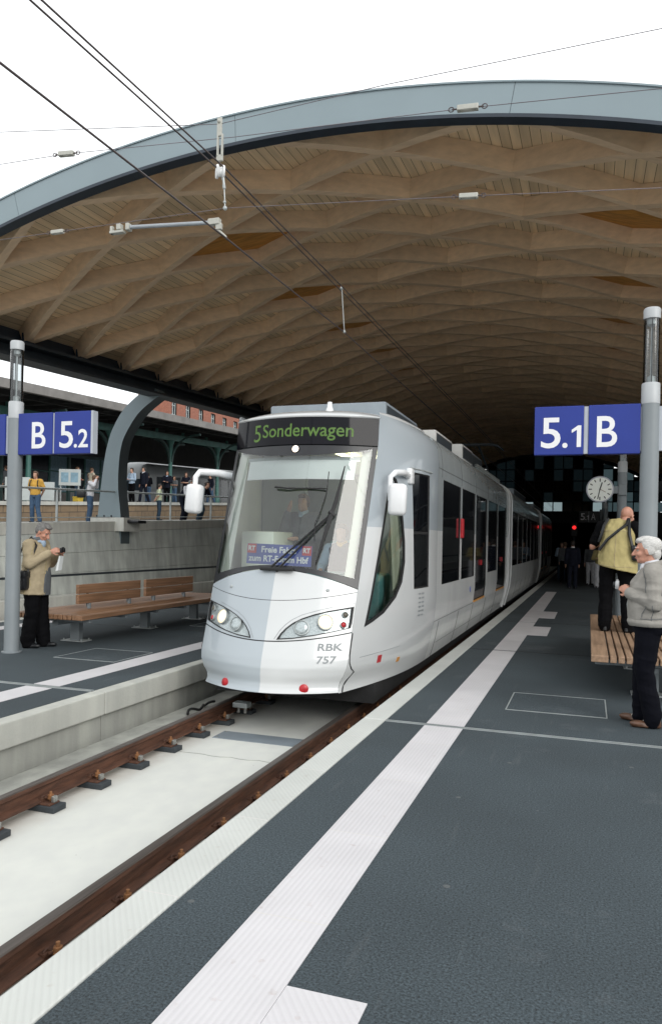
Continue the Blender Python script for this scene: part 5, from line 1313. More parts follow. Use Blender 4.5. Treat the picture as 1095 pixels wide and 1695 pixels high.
# ================================================================== CLOCK
t = thing('station_clock', 'round white station clock with black hands on a bracket from the far lamp post', 'clock', (.21, 17.2, 2.83)); t.scale = (1.12, 1, 1.12)
RX = Matrix.Rotation(R(90), 4, 'X')
m = MB(); m.lathe([(.20, -.08), (.245, -.06), (.25, 0), (.25, .055), (.228, .062), (.228, .05)], 40, mat=RX); m.build('case', 'clock_rim', t, smooth=40)
m = MB(); m.lathe([(.228, .045), (.228, .051), (.001, .052)], 40, mat=RX); m.build('face', 'clock_face', t, smooth=20)
m = MB()
for k in range(12):
    a = k * math.pi / 6; T = Matrix.Rotation(a, 4, 'Y'); m = MB(); m.box(-.009, .009, -.0555, -.0525, .155 if k % 3 else .145, .205, mat=T); m.build('hour_mark', 'ink', t)
def hand(ang, l0, l1, w, mt, y):
    m = MB(); m.box(-w, w, y - .002, y, -l0, l1, mat=Matrix.Rotation(R(ang), 4, 'Y')); return m.build('hand', mt, t)
hand(16, .03, .135, .010, 'ink', -.057); hand(192, .03, .19, .008, 'ink', -.060); hand(118, .02, .12, .004, 'rust_bolt', -.063)
m = MB(); m.lathe([(.012, .05), (.012, .067)], 10, mat=RX); m.build('boss', 'ink', t)
m = MB(); m.rbox(.2, .40, -.03, .03, -.08, .06, .01); m.rbox(.33, .48, -.06, .06, -.12, .1, .015); m.build('bracket', 'post_grey', t)

# signal
t = thing('signal', 'small red signal light deep in the dark tunnel', 'signal', (-.9, 52, 0))
m = MB(); m.cyl((0, 0, 0), (0, 0, 2.2), .06, n=10); m.build('post', 'steel_dark', t)
m = MB(); m.rbox(-.2, .2, -.15, .15, 2.2, 3.1, .04); m.build('case', 'ink', t)
m = MB(); m.lathe([(.12, .15), (.10, .19), (.02, .2)], 16, mat=Matrix.Translation((0, 0, 2.78)) @ RX); m.build('lens', 'signal_red', t, smooth=50)

# ================================================================== OVERHEAD LINE
def wire(name, pts, r, mt, label, cat='wire', group=None):
    m = MB(); m.tube(pts, r, 6); return tag(m.build(name, mt, smooth=60), label, cat, group)
CW = [(-3.36, -4, 4.36), (-3.34, 3.5, 4.40), (-3.31, 6.4, 4.47), (-3.28, 10, 4.53), (-3.3, 18, 4.50), (-3.3, 40, 4.5), (-3.3, 78, 4.5)]
wire('contact_wire', CW, .0085, 'wire_steel', 'dark contact wire running just above the tram roof into the hall')
for dx, lab in ((-.035, 'left strand of the dark twin carrier wire above the contact wire'), (.035, 'right strand of the dark twin carrier wire above the contact wire')):
    wire('carrier_wire', [(-3.42 + dx, -4, 4.78), (-3.42 + dx, 3, 5.0), (-3.40 + dx, 6.5, 5.17), (-3.33 + dx, 10, 5.14), (-3.3 + dx, 23, 5.2), (-3.3 + dx, 45, 5.15), (-3.3 + dx, 78, 5.15)], .0075, 'wire_steel', lab)
m = MB(); m.tube([(-3.32, 10, 5.14), (-3.27, 10, 4.53)], .006, 5); m.sphere((-3.32, 10, 5.14), .025, 8); m.sphere((-3.27, 10, 4.53), .022, 8)
tag(m.build('dropper', 'galv'), 'short steel dropper hanging from the twin carrier wire to the contact wire', 'dropper')
YW = 6.5
wire('span_wire', [(-16, YW, 7.2), (-6.06, YW, 5.93), (-3.43, YW, 5.60)], .0035, 'wire_thin', 'thin upper span wire running left from the top of the white strap')
wire('span_wire', [(-3.43, YW, 5.60), (-1.77, YW, 5.69), (.48, YW, 5.72 + .02), (9, YW, 5.9)], .0035, 'wire_thin', 'thin upper span wire climbing right from the top of the white strap')
wire('span_wire', [(-16, YW + .05, 5.75), (-5.23, YW + .05, 5.6), (-3.3, YW + .05, 5.48), (-1.06, YW + .05, 5.39), (.48, YW + .05, 5.29), (9, YW + .05, 4.95)], .0035, 'wire_thin', 'thin span wire with turnbuckles crossing in front of the grey arch')
wire('span_wire', [(-16, YW, 4.75), (-5.28, YW, 4.77), (-4.5, YW, 4.775), (-3.33, YW, 4.78), (-1.03, YW, 4.6), (.5, YW, 4.47), (9, YW, 3.9)], .003, 'wire_thin', 'lowest thin span wire crossing in front of the timber roof')
def turnbuckle(x, y, z, label, k=1., tilt=0.):
    t = thing('turnbuckle', label, 'turnbuckle', (x, y, z)); t.rotation_euler = (0, R(tilt), 0); t.scale = (k, k, k)
    m = MB(); m.rbox(-.11, .11, -.035, -.02, -.028, .028, .006); m.rbox(-.11, .11, .02, .035, -.028, .028, .006); m.rbox(-.115, -.09, -.03, .03, -.03, .03, .006); m.rbox(.09, .115, -.03, .03, -.03, .03, .006); m.build('frame', 'porcelain', t)
    for s in (-1, 1):
        m = MB(); m.tube([(s * .03, 0, 0), (s * .17, 0, 0)], .009, 6); m.tube([(s * (.18 + .03 * math.cos(a)), 0, .025 * math.sin(a)) for a in np.linspace(0, 2 * math.pi, 11)], .006, 5); m.build('eye_bolt', 'wire_steel', t)
turnbuckle(-5.23, YW + .05, 5.6, 'turnbuckle on the upper span wire left of the white strap', .8, 4)
turnbuckle(-1.06, YW + .05, 5.39, 'turnbuckle on the span wire before the crown of the grey arch', .8, 3)
turnbuckle(-5.28, YW, 4.77, 'turnbuckle on the lowest span wire left of the grey tube', .65)
turnbuckle(-1.03, YW, 4.60, 'turnbuckle on the lowest span wire right of the carrier wires', .7, 4)
t = thing('wire_hanger', 'white strap with pulley holding up the twin carrier wire', 'wire hanger', (-3.42, YW, 5.2))
m = MB(); m.rbox(-.03, .02, -.012, .012, .28, .46, .006); m.rbox(-.028, -.012, -.014, .014, .08, .3, .004); m.rbox(.018, .034, -.014, .014, .08, .3, .004); m.rbox(-.03, .035, -.014, .014, .04, .1, .005); m.sphere((-.005, -.012, .42), .02, 8); m.build('strap', 'porcelain', t)
m = MB(); T = Matrix.Translation((.01, 0, -.065)) @ Matrix.Rotation(R(90), 4, 'Y') @ Matrix.Rotation(R(-35), 4, 'X')
m.lathe([(.03, -.04), (.062, -.04), (.068, -.022), (.045, -.008), (.045, .008), (.068, .022), (.062, .04), (.03, .04)], 24, mat=T); m.build('pulley', 'white_plastic', t, smooth=40)
m = MB(); m.tube([(.04, 0, -.1), (.055, 0, -.2)], .012, 6); m.tube([(.055, 0, -.2), (.07, 0, -.42)], .006, 6); [m.sphere((.053 + .002 * k, 0, -.2 - .012 * k), .016, 6) for k in range(3)]; m.sphere((.07, 0, -.42), .022, 8); m.sphere((.065, 0, -.36), .016, 6); m.build('rod', 'galv', t, smooth=50)
t = thing('registration_arm', 'pale grey horizontal tube with cream end fittings steadying the contact wire', 'registration arm', (-4.5, YW, 4.72))
m = MB(); m.tube([(.08, 0, .0), (1.0, 0, -.06)], .019, 12); m.build('tube', 'tube_grey', t, smooth=50)
m = MB(); m.rbox(-.13, .03, -.03, .03, -.05, -.025, .005); m.rbox(-.13, -.10, -.02, .02, -.05, .03, .005); m.rbox(-.05, .0, -.03, .03, -.02, .04, .006); m.rbox(.06, .10, -.035, .035, -.035, .035, .008); m.build('bracket', 'porcelain', t)
m = MB(); m.rbox(.98, 1.10, -.03, .03, -.09, -.03, .006); m.rbox(1.06, 1.12, -.02, .02, -.14, -.08, .006); m.tube([(1.06, 0, -.12), (1.17, 0, -.22)], .012, 6); m.build('wire_clamp', 'porcelain', t)
# ================================================================== PEOPLE
def blob(name, prims, voxel, mat, parent, smooth=6, fac=.5, wrinkle=0., wscale=(9, 9, 14), mats=None, mfun=None):
    """one continuous surface grown from overlapping shapes"""
    m = MB()
    for p in prims:
        k = p[0]
        if k == 'cap':
            _, a, b, ra, rb = p; a = Vector(a); b = Vector(b); m.sphere(a, ra, 12); m.sphere(b, rb, 12)
            if (b - a).length > 1e-4: m.tube([a, b], [ra, rb], 12)
        elif k == 'ell': m.sphere(p[1], p[2], 14, mat=p[3] if len(p) > 3 else None)
        elif k == 'loft':
            rings = p[1]; n = 20; vs = []; fs = []
            for (c, rx, ry, ax) in rings:
                c = Vector(c); ax = Vector(ax); fy = Vector((0, 1, 0)); fy = (fy - ax * fy.dot(ax)).normalized() if abs(ax.y) < .95 else Vector((0, 0, 1)); fx = fy.cross(ax)
                for q in range(n):
                    a = 2 * math.pi * q / n; vs.append(c + fx * rx * math.cos(a) + fy * ry * math.sin(a))
            for i in range(len(rings) - 1):
                for q in range(n): fs.append((i * n + q, i * n + (q + 1) % n, (i + 1) * n + (q + 1) % n, (i + 1) * n + q))
            fs += [tuple(range(n - 1, -1, -1)), tuple((len(rings) - 1) * n + q for q in range(n))]; m.add(vs, fs)
        elif k == 'box': m.rbox(*p[1], p[2], mat=p[3] if len(p) > 3 else None)
    me = bpy.data.meshes.new(name); me.from_pydata(m.v, [], m.f)
    bm = bmesh.new(); bm.from_mesh(me)
    # each island faces outwards
    bmesh.ops.recalc_face_normals(bm, faces=bm.faces); bm.to_mesh(me); bm.free()
    o = bpy.data.objects.new('tmp', me); COL.objects.link(o)
    md = o.modifiers.new('r', 'REMESH'); md.mode = 'VOXEL'; md.voxel_size = voxel; md.adaptivity = 0
    if smooth: s = o.modifiers.new('s', 'SMOOTH'); s.iterations = smooth; s.factor = fac
    dg = bpy.context.evaluated_depsgraph_get(); r = bpy.data.meshes.new_from_object(o.evaluated_get(dg)); bpy.data.objects.remove(o); bpy.data.meshes.remove(me)
    if wrinkle and len(r.vertices):
        n = len(r.vertices); co = np.empty(n * 3, 'f'); no = np.empty(n * 3, 'f'); r.vertices.foreach_get('co', co); r.vertices.foreach_get('normal', no); co = co.reshape(-1, 3); no = no.reshape(-1, 3)
        d = np.empty(n, 'f'); sc = wscale
        for i in range(n):
            c = co[i]; q = Vector((c[0] * sc[0] + c[2] * 3, c[1] * sc[1] - c[2] * 4, c[2] * sc[2])); d[i] = (.32 - abs(noise.noise(q))) * .8 + (.3 - abs(noise.noise(q * 1.9 + Vector((7, 3, 1))))) * .28
        co += no * (d * wrinkle)[:, None]; r.vertices.foreach_set('co', co.ravel())
    r.materials.clear(); r.materials.append(MATS[mat]); r.shade_smooth()
    return mk(name, r, parent)

SK = {}
def cloth(name, c, var=.12, rough=.85, scale=14):
    if name not in MATS: M(name, c, rough, var, scale, bump=.2, bscale=220, spec=.12)
    return name
M('skin', (.52, .30, .215), .5, .10, 14, spec=.35); M('skin_ruddy', (.52, .265, .19), .5, .12, 14, spec=.35); M('eye_white', (.30, .26, .23), .3, .1, 20); M('lip', (.36, .14, .11), .5, .1, 20); M('eye_dark', (.03, .025, .02), .2, .2, 20)
M('hair_silver', (.58, .57, .55), .7, .25, 40, stretch=(1, 1, 4), bump=.5, bscale=90); M('hair_grey', (.17, .165, .16), .7, .4, 40, bump=.5, bscale=90); M('hair_dark', (.03, .022, .018), .6, .3, 40, bump=.4, bscale=90); M('hair_brown', (.10, .055, .03), .6, .3, 40)
M('leather_brown', (.10, .05, .03), .45, .3, 20); M('leather_black', (.012, .013, .015), .4, .3, 20); M('camera_silver', (.45, .46, .47), .3, .1, 30, metal=.4)

def head_prims(J, fine=True):
    c = Vector(J['head']); f = Vector(J['face']).normalized(); up = Vector(J.get('up', (0, 0, 1))); up = (up - f * up.dot(f)).normalized(); r_ = f.cross(up)
    B = Matrix((r_, f, up)).transposed()
    def W_(x, y, z): return c + B @ Vector((x, y, z))
    p = [('ell', W_(0, -.012, .03), (.074, .094, .088), B), ('ell', W_(0, .026, -.035), (.058, .068, .078), B), ('ell', W_(0, .062, -.092), (.032, .026, .026), B), ('ell', W_(0, .035, -.075), (.052, .05, .045), B)]
    if fine: p += [('cap', W_(0, .094, .008), W_(0, .118, -.034), .011, .016), ('ell', W_(-.014, .106, -.036), (.010, .012, .009), B), ('ell', W_(.014, .106, -.036), (.010, .012, .009), B),
                   ('ell', W_(-.076, -.006, -.012), (.012, .022, .034), B), ('ell', W_(.076, -.006, -.012), (.012, .022, .034), B), ('ell', W_(-.03, .079, .026), (.026, .016, .011), B), ('ell', W_(.03, .079, .026), (.026, .016, .011), B),
                   ('ell', W_(-.04, .062, -.03), (.026, .026, .026), B), ('ell', W_(.04, .062, -.03), (.026, .026, .026), B), ('ell', W_(0, .088, -.066), (.024, .013, .010), B)]
    return p, W_, B
def hand_prims(w, d, n, side, curl=.6, thumb=1., k=1.):
    """w wrist, d pointing direction, n palm normal (side the fingers close towards), side +1/-1"""
    w = Vector(w); d = Vector(d).normalized(); n = Vector(n); n = (n - d * n.dot(d)).normalized(); s = d.cross(n) * side
    B = Matrix((s, n, d)).transposed(); p = [('cap', w - d * .03, w + d * .02, .026 * k, .027 * k), ('ell', w + d * .052 * k, (.042 * k, .017 * k, .052 * k), B)]
    for i, (off, L_) in enumerate(((-.031, .072), (-.0105, .082), (.0105, .077), (.031, .060))):
        b = w + d * (.088 - .006 * abs(i - 1.3)) * k + s * off * k; a = curl * (.8 + .12 * i); d1 = d * math.cos(a) + n * math.sin(a); d2 = d * math.cos(2.1 * a) + n * math.sin(2.1 * a)
        m_ = b + d1 * L_ * .52 * k; e = m_ + d2 * L_ * .48 * k
        p += [('cap', b - d * .02, b, .0098 * k, .0100 * k), ('cap', b, m_, .0100 * k, .0092 * k), ('cap', m_, e, .0092 * k, .0078 * k)]
    b = w + d * .025 * k - s * .03 * k; m_ = b + (d * .55 - s * .65 + n * .35).normalized() * .038 * k; e = m_ + (d * .8 - s * .05 + n * .5 * thumb).normalized() * .034 * k
    p += [('cap', b, m_, .014 * k, .0115 * k), ('cap', m_, e, .0112 * k, .009 * k)]
    return p
DEF = dict(pel=(0, 0, .95), waist=(0, 0, 1.10), chest=(0, .005, 1.28), ub=(0, -.01, 1.40), neck=(0, .0, 1.49), head=(0, .025, 1.615), face=(0, 1, 0),
           shL=(-.175, -.01, 1.415), elL=(-.225, -.04, 1.14), wrL=(-.23, .03, .90), shR=(.175, -.01, 1.415), elR=(.225, -.04, 1.14), wrR=(.23, .03, .90),
           hipL=(-.09, 0, .93), knL=(-.10, .02, .50), anL=(-.105, -.03, .085), hipR=(.09, 0, .93), knR=(.10, .02, .50), anR=(.105, -.03, .085), tL=(0, 1, 0), tR=(0, 1, 0))
def person(label, loc, rz, H, J=None, top=('shirt', 'c_white'), legs='c_navy', hair=('hair_dark', 'short'), shoes='leather_black', fine=True, fat=1., skin='skin', hem=.93, sleeve='long', group=None, handkw=None, loose=1., collar=None, vox=None, vest=None, female=False, soles=None):
    k = H / 1.75; D = dict(DEF); D.update(J or {})
    V = {a: Vector(b) for a, b in D.items()}
    t = thing('person', label, 'person', loc, rz, group); t.scale = (k, k, k)
    vox = vox or (.0065 if fine else .014)
    X = Vector((1, 0, 0))
    def ax(a, b): return (V[b] - V[a]).normalized()
    sp = [('pel', 'waist'), ('waist', 'chest'), ('chest', 'ub'), ('ub', 'neck')]
    hp, W_, B = head_prims(D, fine)
    # ---- body: one continuous surface
    pr = list(hp)
    pr += [('cap', V['neck'] - Vector((0, 0, .03)), V['head'] + B @ Vector((0, -.02, -.05)), .056, .052)]
    pr += [('loft', [(V['pel'] + Vector((0, 0, -.08)), .14, .10, (0, 0, 1)), (V['pel'], .155 * fat, .105 * fat, ax('pel', 'waist')), (V['waist'], .135 * fat, .10 * fat, ax('pel', 'chest')), (V['chest'], .155, .11, ax('waist', 'ub')), (V['ub'], .15, .085, ax('chest', 'neck')), (V['neck'], .06, .055, ax('ub', 'neck'))])]
    for s in 'LR':
        pr += [('cap', V['ub'], V['sh' + s], .06, .055), ('cap', V['sh' + s], V['el' + s], .05, .040), ('cap', V['el' + s], V['wr' + s], .040, .027), ('cap', V['hip' + s], V['kn' + s], .085, .055), ('cap', V['kn' + s], V['an' + s], .052, .036)]
        tdir = V['t' + s].normalized(); an = V['an' + s]; pr += [('cap', an + Vector((0, 0, -.045)) - tdir * .03, an + tdir * .14 + Vector((0, 0, -.058)), .034, .024)]
        hk = dict(d=V['wr' + s] - V['el' + s], n=Vector((1 if s == 'L' else -1, .2, 0)), curl=.35)
        if handkw and s in handkw: hk.update(handkw[s])
        if fine: pr += hand_prims(V['wr' + s] + hk['d'].normalized() * .01, hk['d'], hk['n'], 1 if s == 'R' else -1, hk['curl'])
        else:
            dn = Vector(hk['d']).normalized(); pr += [('cap', V['wr' + s], V['wr' + s] + dn * .09, .03, .03), ('cap', V['wr' + s] + dn * .09, V['wr' + s] + dn * .15, .026, .018)]
    body = blob('body', pr, vox, skin, t, 4)
    # ---- trousers
    e = .012 * loose; e0 = .010
    pr = [('loft', [(V['pel'] + Vector((0, 0, -.10)), .15 * fat, .115 * fat, (0, 0, 1)), (V['pel'], .160 * fat + e0, .116 * fat + e0, (0, 0, 1)), (V['pel'].lerp(V['waist'], .6), .15 * fat + e0, .11 * fat + e0, (0, 0, 1))])]
    for s in 'LR':
        an = V['an' + s]; kn = V['kn' + s]
        pr += [('cap', V['hip' + s] + Vector((0, 0, -.02)), kn, .098 * (1 + .3 * (fat - 1)) + e * .5, .070 + e), ('cap', kn, an + Vector((0, 0, .02)), .068 + e, .058 + e * 1.3), ('cap', an + Vector((0, .0, .02)), an + Vector((0, .012, -.035)), .058 + e * 1.3, .052 + e)]
    blob('trousers', pr, vox * 1.15, legs, t, 5, wrinkle=.018 if fine else .01, wscale=(4, 4, 7))
    # ---- shoes
    for s in 'LR':
        tdir = V['t' + s].normalized(); an = V['an' + s]; q = Matrix.Rotation(math.atan2(-tdir.x, tdir.y), 3, 'Z'); g = an.z - .085
        pr = [('ell', an + tdir * .115 + Vector((0, 0, -.05)), (.046, .085, .030), q), ('ell', an + tdir * .0 + Vector((0, 0, -.035)), (.040, .075, .044), q), ('cap', an + tdir * .16 + Vector((0, 0, -.062)), an - tdir * .05 + Vector((0, 0, -.06)), .024, .026), ('ell', an + tdir * .06 + Vector((0, 0, -.066)), (.046, .135, .018), q)]
        blob('shoe', pr, vox, shoes, t, 3)
    # ---- top
    kind, col = top; h_ = hem; sl = .014 if kind == 'shirt' else .024
    pel = V['pel']; base = pel + (V['waist'] - pel) * ((h_ - .95) / .15) if h_ < .95 else pel.lerp(V['waist'], (h_ - .95) / .15)
    fl = 1.10 if kind == 'coat' else 1.0
    rings = [(base, (.163 * fat + sl) * fl, (.12 * fat + sl) * fl, ax('pel', 'waist')), (base.lerp(V['waist'], .5), .16 * fat + sl, .12 * fat + sl, ax('pel', 'waist')), (V['waist'], .155 * fat + sl, .118 * fat + sl, ax('pel', 'chest')), (V['chest'], .170 * (1 + .5 * (fat - 1)) + sl, .125 * (1 + .5 * (fat - 1)) + sl, ax('waist', 'ub')), (V['ub'], .155 + sl, .095 + sl, ax('chest', 'neck')), (V['neck'] - Vector((0, 0, .025)), .075 + sl, .068 + sl, ax('ub', 'neck'))]
    pr = [('loft', rings)]
    for s in 'LR':
        wr = V['wr' + s]; el = V['el' + s]; sh = V['sh' + s]
        pr += [('cap', V['ub'] + Vector((0, 0, .005)), sh, .066 + sl, .062 + sl)]
        if sleeve == 'long': pr += [('cap', sh, el, .060 + sl, .047 + sl), ('cap', el, wr.lerp(el, .12), .047 + sl, .032 + sl)]
        elif sleeve == 'half': pr += [('cap', sh, sh.lerp(el, .75), .060 + sl, .055 + sl)]
        elif sleeve == 'none': pr += [('cap', sh, sh.lerp(el, .08), .055 + sl, .055 + sl)]
    blob({'shirt': 'shirt', 'jacket': 'jacket', 'coat': 'coat'}[kind], pr, vox * 1.1, col, t, 5, wrinkle=.020 if fine else .010, wscale=(3.5, 3.5, 8))
    if vest:
        vk, vc = vest[:2]; e2 = sl + .014; rg = [(Vector(c), a, b, x) for c, a, b, x in (vest[2] if len(vest) > 2 else [])] + [(c, a + .016, b + .016, x) for c, a, b, x in rings[(1 if len(vest) > 2 else 0):]]
        pr = [('loft', rg)] + [('cap', V['ub'] + Vector((0, 0, .01)), V['sh' + s].lerp(V['ub'], .30), .066 + e2, .052 + e2) for s in 'LR']
        blob('vest', pr, vox * 1.1, vc, t, 5, wrinkle=.020, wscale=(8, 8, 2.5))
    if collar:
        n_ = V['neck']; cdir = (V['head'] - n_).normalized()
        blob('collar', [('loft', [(n_ + Vector((0, 0, -.03)), .082, .076, (0, .2, 1)), (n_ + Vector((0, .008, .03)), .066, .064, (0, .25, 1))]), ('ell', n_ + Vector((0, .075, -.05)), (.045, .03, .06))], vox, collar, t, 3)
    # ---- hair
    hm, hs = hair
    if hs != 'bald':
        pr = [('ell', W_(0, -.028, .045), (.083, .092, .086), B), ('ell', W_(0, -.062, -.005), (.068, .052, .065), B), ('ell', W_(-.066, -.028, .02), (.020, .045, .05), B), ('ell', W_(.066, -.028, .02), (.020, .045, .05), B), ('ell', W_(0, .045, .094), (.062, .045, .028), B), ('ell', W_(.0, -.0, .105), (.06, .07, .03), B)]
        if hs == 'full': pr += [('ell', W_(0, -.055, .045), (.086, .085, .078), B), ('ell', W_(0, -.08, -.03), (.068, .045, .065), B), ('ell', W_(-.075, -.035, .0), (.016, .035, .045), B), ('ell', W_(.075, -.035, .0), (.016, .035, .045), B), ('ell', W_(.015, .058, .085), (.05, .035, .022), B)]
        if hs == 'long': pr += [('ell', W_(0, -.075, -.09), (.085, .045, .12), B), ('ell', W_(-.07, -.02, -.06), (.025, .045, .09), B), ('ell', W_(.07, -.02, -.06), (.025, .045, .09), B)]
        blob('hair', pr, vox, hm, t, 3, wrinkle=.004, wscale=(45, 45, 16))
    if fine:
        for s in (-1, 1):
            m = MB(); m.sphere(W_(s * .031, .0715, .003), .0115, 10); m.build('eye', 'eye_white', body, smooth=60)
            m = MB(); m.sphere(W_(s * .031, .0785, .003), .0062, 8); m.build('pupil', 'eye_dark', body, smooth=60)
            m = MB(); m.tube([W_(s * .014, .092, .029), W_(s * .032, .092, .033), W_(s * .05, .078, .026)], [.004, .005, .003], 6); m.build('eyebrow', hm if hs != 'bald' else 'hair_grey', body)
        m = MB(); m.tube([W_(-.024, .088, -.066), W_(0, .100, -.065), W_(.024, .088, -.066)], [.004, .006, .004], 6); m.build('lip', 'lip', body, smooth=60)
    return t, V, W_, B

for n_, c_ in dict(c_white=(.62, .63, .66), c_navy=(.0032, .0036, .007), c_black=(.003, .003, .004), c_beige=(.40, .33, .22), c_stone=(.305, .29, .265), c_khaki=(.42, .355, .165), c_jeans=(.07, .12, .20), c_jeans_dark=(.035, .06, .09), c_yellow=(.62, .36, .08), c_red=(.38, .06, .04), c_suit=(.012, .014, .024), c_green=(.50, .56, .40), c_lightblue=(.36, .46, .58), c_cream=(.48, .44, .35), c_grey=(.12, .13, .14), c_sock=(.6, .57, .5)).items(): cloth(n_, c_)

def strap(pts, w, parent, mt='leather_black', nm='strap', th=.006):
    m = MB(); pts = [Vector(p) for p in pts]; m.tube(pts, w, 6); return m.build(nm, mt, parent, smooth=50)
def bag(name, label, loc, rz, sx_, sy_, sz_, strap_pts=None):
    t = thing(name, label, 'bag', loc, rz)
    m = MB(); m.rbox(-sx_ / 2, sx_ / 2, -sy_ / 2, sy_ / 2, 0, sz_, .03); m.build('body', 'leather_black', t, smooth=40)
    m = MB(); m.rbox(-sx_ / 2 - .006, sx_ / 2 + .006, -sy_ / 2 - .008, sy_ / 2 + .008, sz_ * .62, sz_ + .01, .02); m.build('flap', 'leather_black', t, smooth=40)
    m = MB(); m.rbox(-sx_ / 2 + .03, sx_ / 2 - .03, -sy_ / 2 - .03, -sy_ / 2, .03, sz_ * .5, .012); m.build('pocket', 'leather_black', t, smooth=40)
    if strap_pts:
        m = MB(); m.tube([t.matrix_basis.inverted() @ Vector(p) if False else Vector(p) for p in strap_pts], .011, 6); m.build('strap', 'leather_black', t, smooth=50)
    return t
def pocket_camera(label, loc, rz, mt='camera_silver', k=1.):
    t = thing('camera', label, 'camera', loc, rz)
    m = MB(); m.rbox(-.052 * k, .052 * k, -.014 * k, .014 * k, -.032 * k, .032 * k, .007); m.build('body', mt, t, smooth=40)
    m = MB(); T = Matrix.Rotation(R(-90), 4, 'X'); m.lathe([(.024 * k, .012), (.024 * k, .03 * k), (.018 * k, .032 * k), (.016 * k, .026 * k)], 16, mat=T); m.build('lens', 'leather_black', t, smooth=40)
    m = MB(); m.rbox(-.03 * k, .01 * k, -.01, .01, .032 * k, .042 * k, .003); m.build('viewfinder', mt, t)
    return t

# ---------- silver-haired man, right foreground (local +y is the way he faces)
RZ1 = R(86)
J = dict(pel=(0, -.01, .95), waist=(0, .005, 1.10), chest=(0, .0, 1.28), ub=(0, -.035, 1.40), neck=(0, -.02, 1.48), head=(0, .03, 1.60), face=(.02, 1, -.06), up=(0, .08, 1),
         shL=(-.185, -.03, 1.40), elL=(-.25, -.05, 1.13), wrL=(-.115, .150, 1.205), shR=(.185, -.03, 1.40), elR=(.25, -.05, 1.13), wrR=(.105, .140, 1.20),
         hipL=(-.09, 0, .92), knL=(-.10, .03, .50), anL=(-.10, -.05, .085), hipR=(.09, 0, .92), knR=(.11, .05, .50), anR=(.12, .05, .085), tL=(-.15, 1, 0), tR=(.25, 1, 0))
hk = dict(L=dict(d=Vector((.35, .75, .5)), n=Vector((.9, -.1, -.2)), curl=.75), R=dict(d=Vector((-.35, .75, .5)), n=Vector((-.9, -.1, -.2)), curl=.75))
p1, V1, W1, B1 = person('silver-haired man in light grey jacket and dark trousers holding a small camera', (.53, 7.42, 0), RZ1, 1.735, J, ('jacket', 'c_stone'), 'c_navy', ('hair_silver', 'full'), 'leather_brown', True, 1.32, 'skin_ruddy', .93, handkw=hk, loose=1.4, collar='c_white')
# blouson hem band, zip, collar
m = MB(); ring = []
blob('waistband', [('loft', [((0, -.008, .915), .236, .180, (0, 0, 1)), ((0, -.006, .95), .252, .196, (0, 0, 1)), ((0, -.004, .98), .240, .184, (0, 0, 1))])], .009, 'c_stone', p1, 3)
blob('jacket_collar', [('loft', [((0, -.03, 1.455), .105, .098, (0, .15, 1)), ((0, -.035, 1.50), .088, .085, (0, .25, 1))])], .008, 'c_stone', p1, 2)
m = MB(); m.tube([(0, .172, .95), (0, .185, 1.10), (0, .155, 1.28), (0, .07, 1.43)], .006, 5); m.build('zip', 'galv', p1)
blob('shirt_front', [('loft', [((.0, .13, 1.22), .03, .03, (0, 0, 1)), ((.0, .115, 1.32), .045, .035, (0, 0, 1)), ((.0, .055, 1.42), .06, .035, (0, 0, 1))])], .008, 'c_white', p1, 3)
for s in (-1, 1): blob('sock', [('cap', (s * .11 + .01, .05 * (s > 0) - .05 * (s < 0), .075), (s * .11 + .01, .05 * (s > 0) - .05 * (s < 0) + .05, .05), .042, .036)], .008, 'c_sock', p1, 2)
from mathutils.bvhtree import BVHTree
def seams(t, part, lines, mt, r=.0035, off=.0015, nm='seam'):
    o = [c for c in t.children if c.name.startswith(part)][0]; me = o.data
    bv = BVHTree.FromPolygons([v.co for v in me.vertices], [tuple(p.vertices) for p in me.polygons])
    for pts in lines:
        P_ = [Vector(p) for p in pts]; out = []
        for a, b in zip(P_[:-1], P_[1:]):
            n = max(2, int((b - a).length / .02))
            for k in range(n):
                q = bv.find_nearest(a.lerp(b, k / n)); out.append(q[0] + q[1] * off)
        m = MB(); m.tube(out, r, 5); m.build(nm, mt, o, smooth=60)
seams(p1, 'jacket', [[(-.30, .10, 1.00), (-.30, .06, 1.12)], [(-.3, -.03, .96), (-.3, -.03, 1.14)], [(-.12, .10, 1.46), (-.24, .09, 1.40), (-.27, .07, 1.28), (-.25, .03, 1.20)], [(-.12, -.12, 1.46), (-.22, -.13, 1.38), (-.27, -.12, 1.28), (-.27, -.08, 1.18)], [(.0, -.20, 1.30), (-.12, -.19, 1.30), (-.2, -.15, 1.31)], [(-.30, .12, .985), (-.30, .0, .985), (-.28, -.12, .985), (-.1, -.25, .985)]], 'c_grey', .0028)
for s in (-1, 1):
    e_ = V1['elL' if s < 0 else 'elR']; w_ = V1['wrL' if s < 0 else 'wrR']; c_ = w_.lerp(e_, .17); d_ = (w_ - e_).normalized()
    blob('cuff', [('cap', c_, c_ + d_ * .05, .061, .058)], .008, 'c_stone', p1, 2)
cp = p1.matrix_basis
def tow(o, v): return Matrix.Translation(o.location) @ o.rotation_euler.to_matrix().to_4x4() @ Matrix.Diagonal(Vector((*o.scale, 1))) @ Vector(v)
cam1 = pocket_camera('small silver camera held in both hands by the silver-haired man', tow(p1, (0, .275, 1.275)), RZ1, 'camera_silver', 1.15)

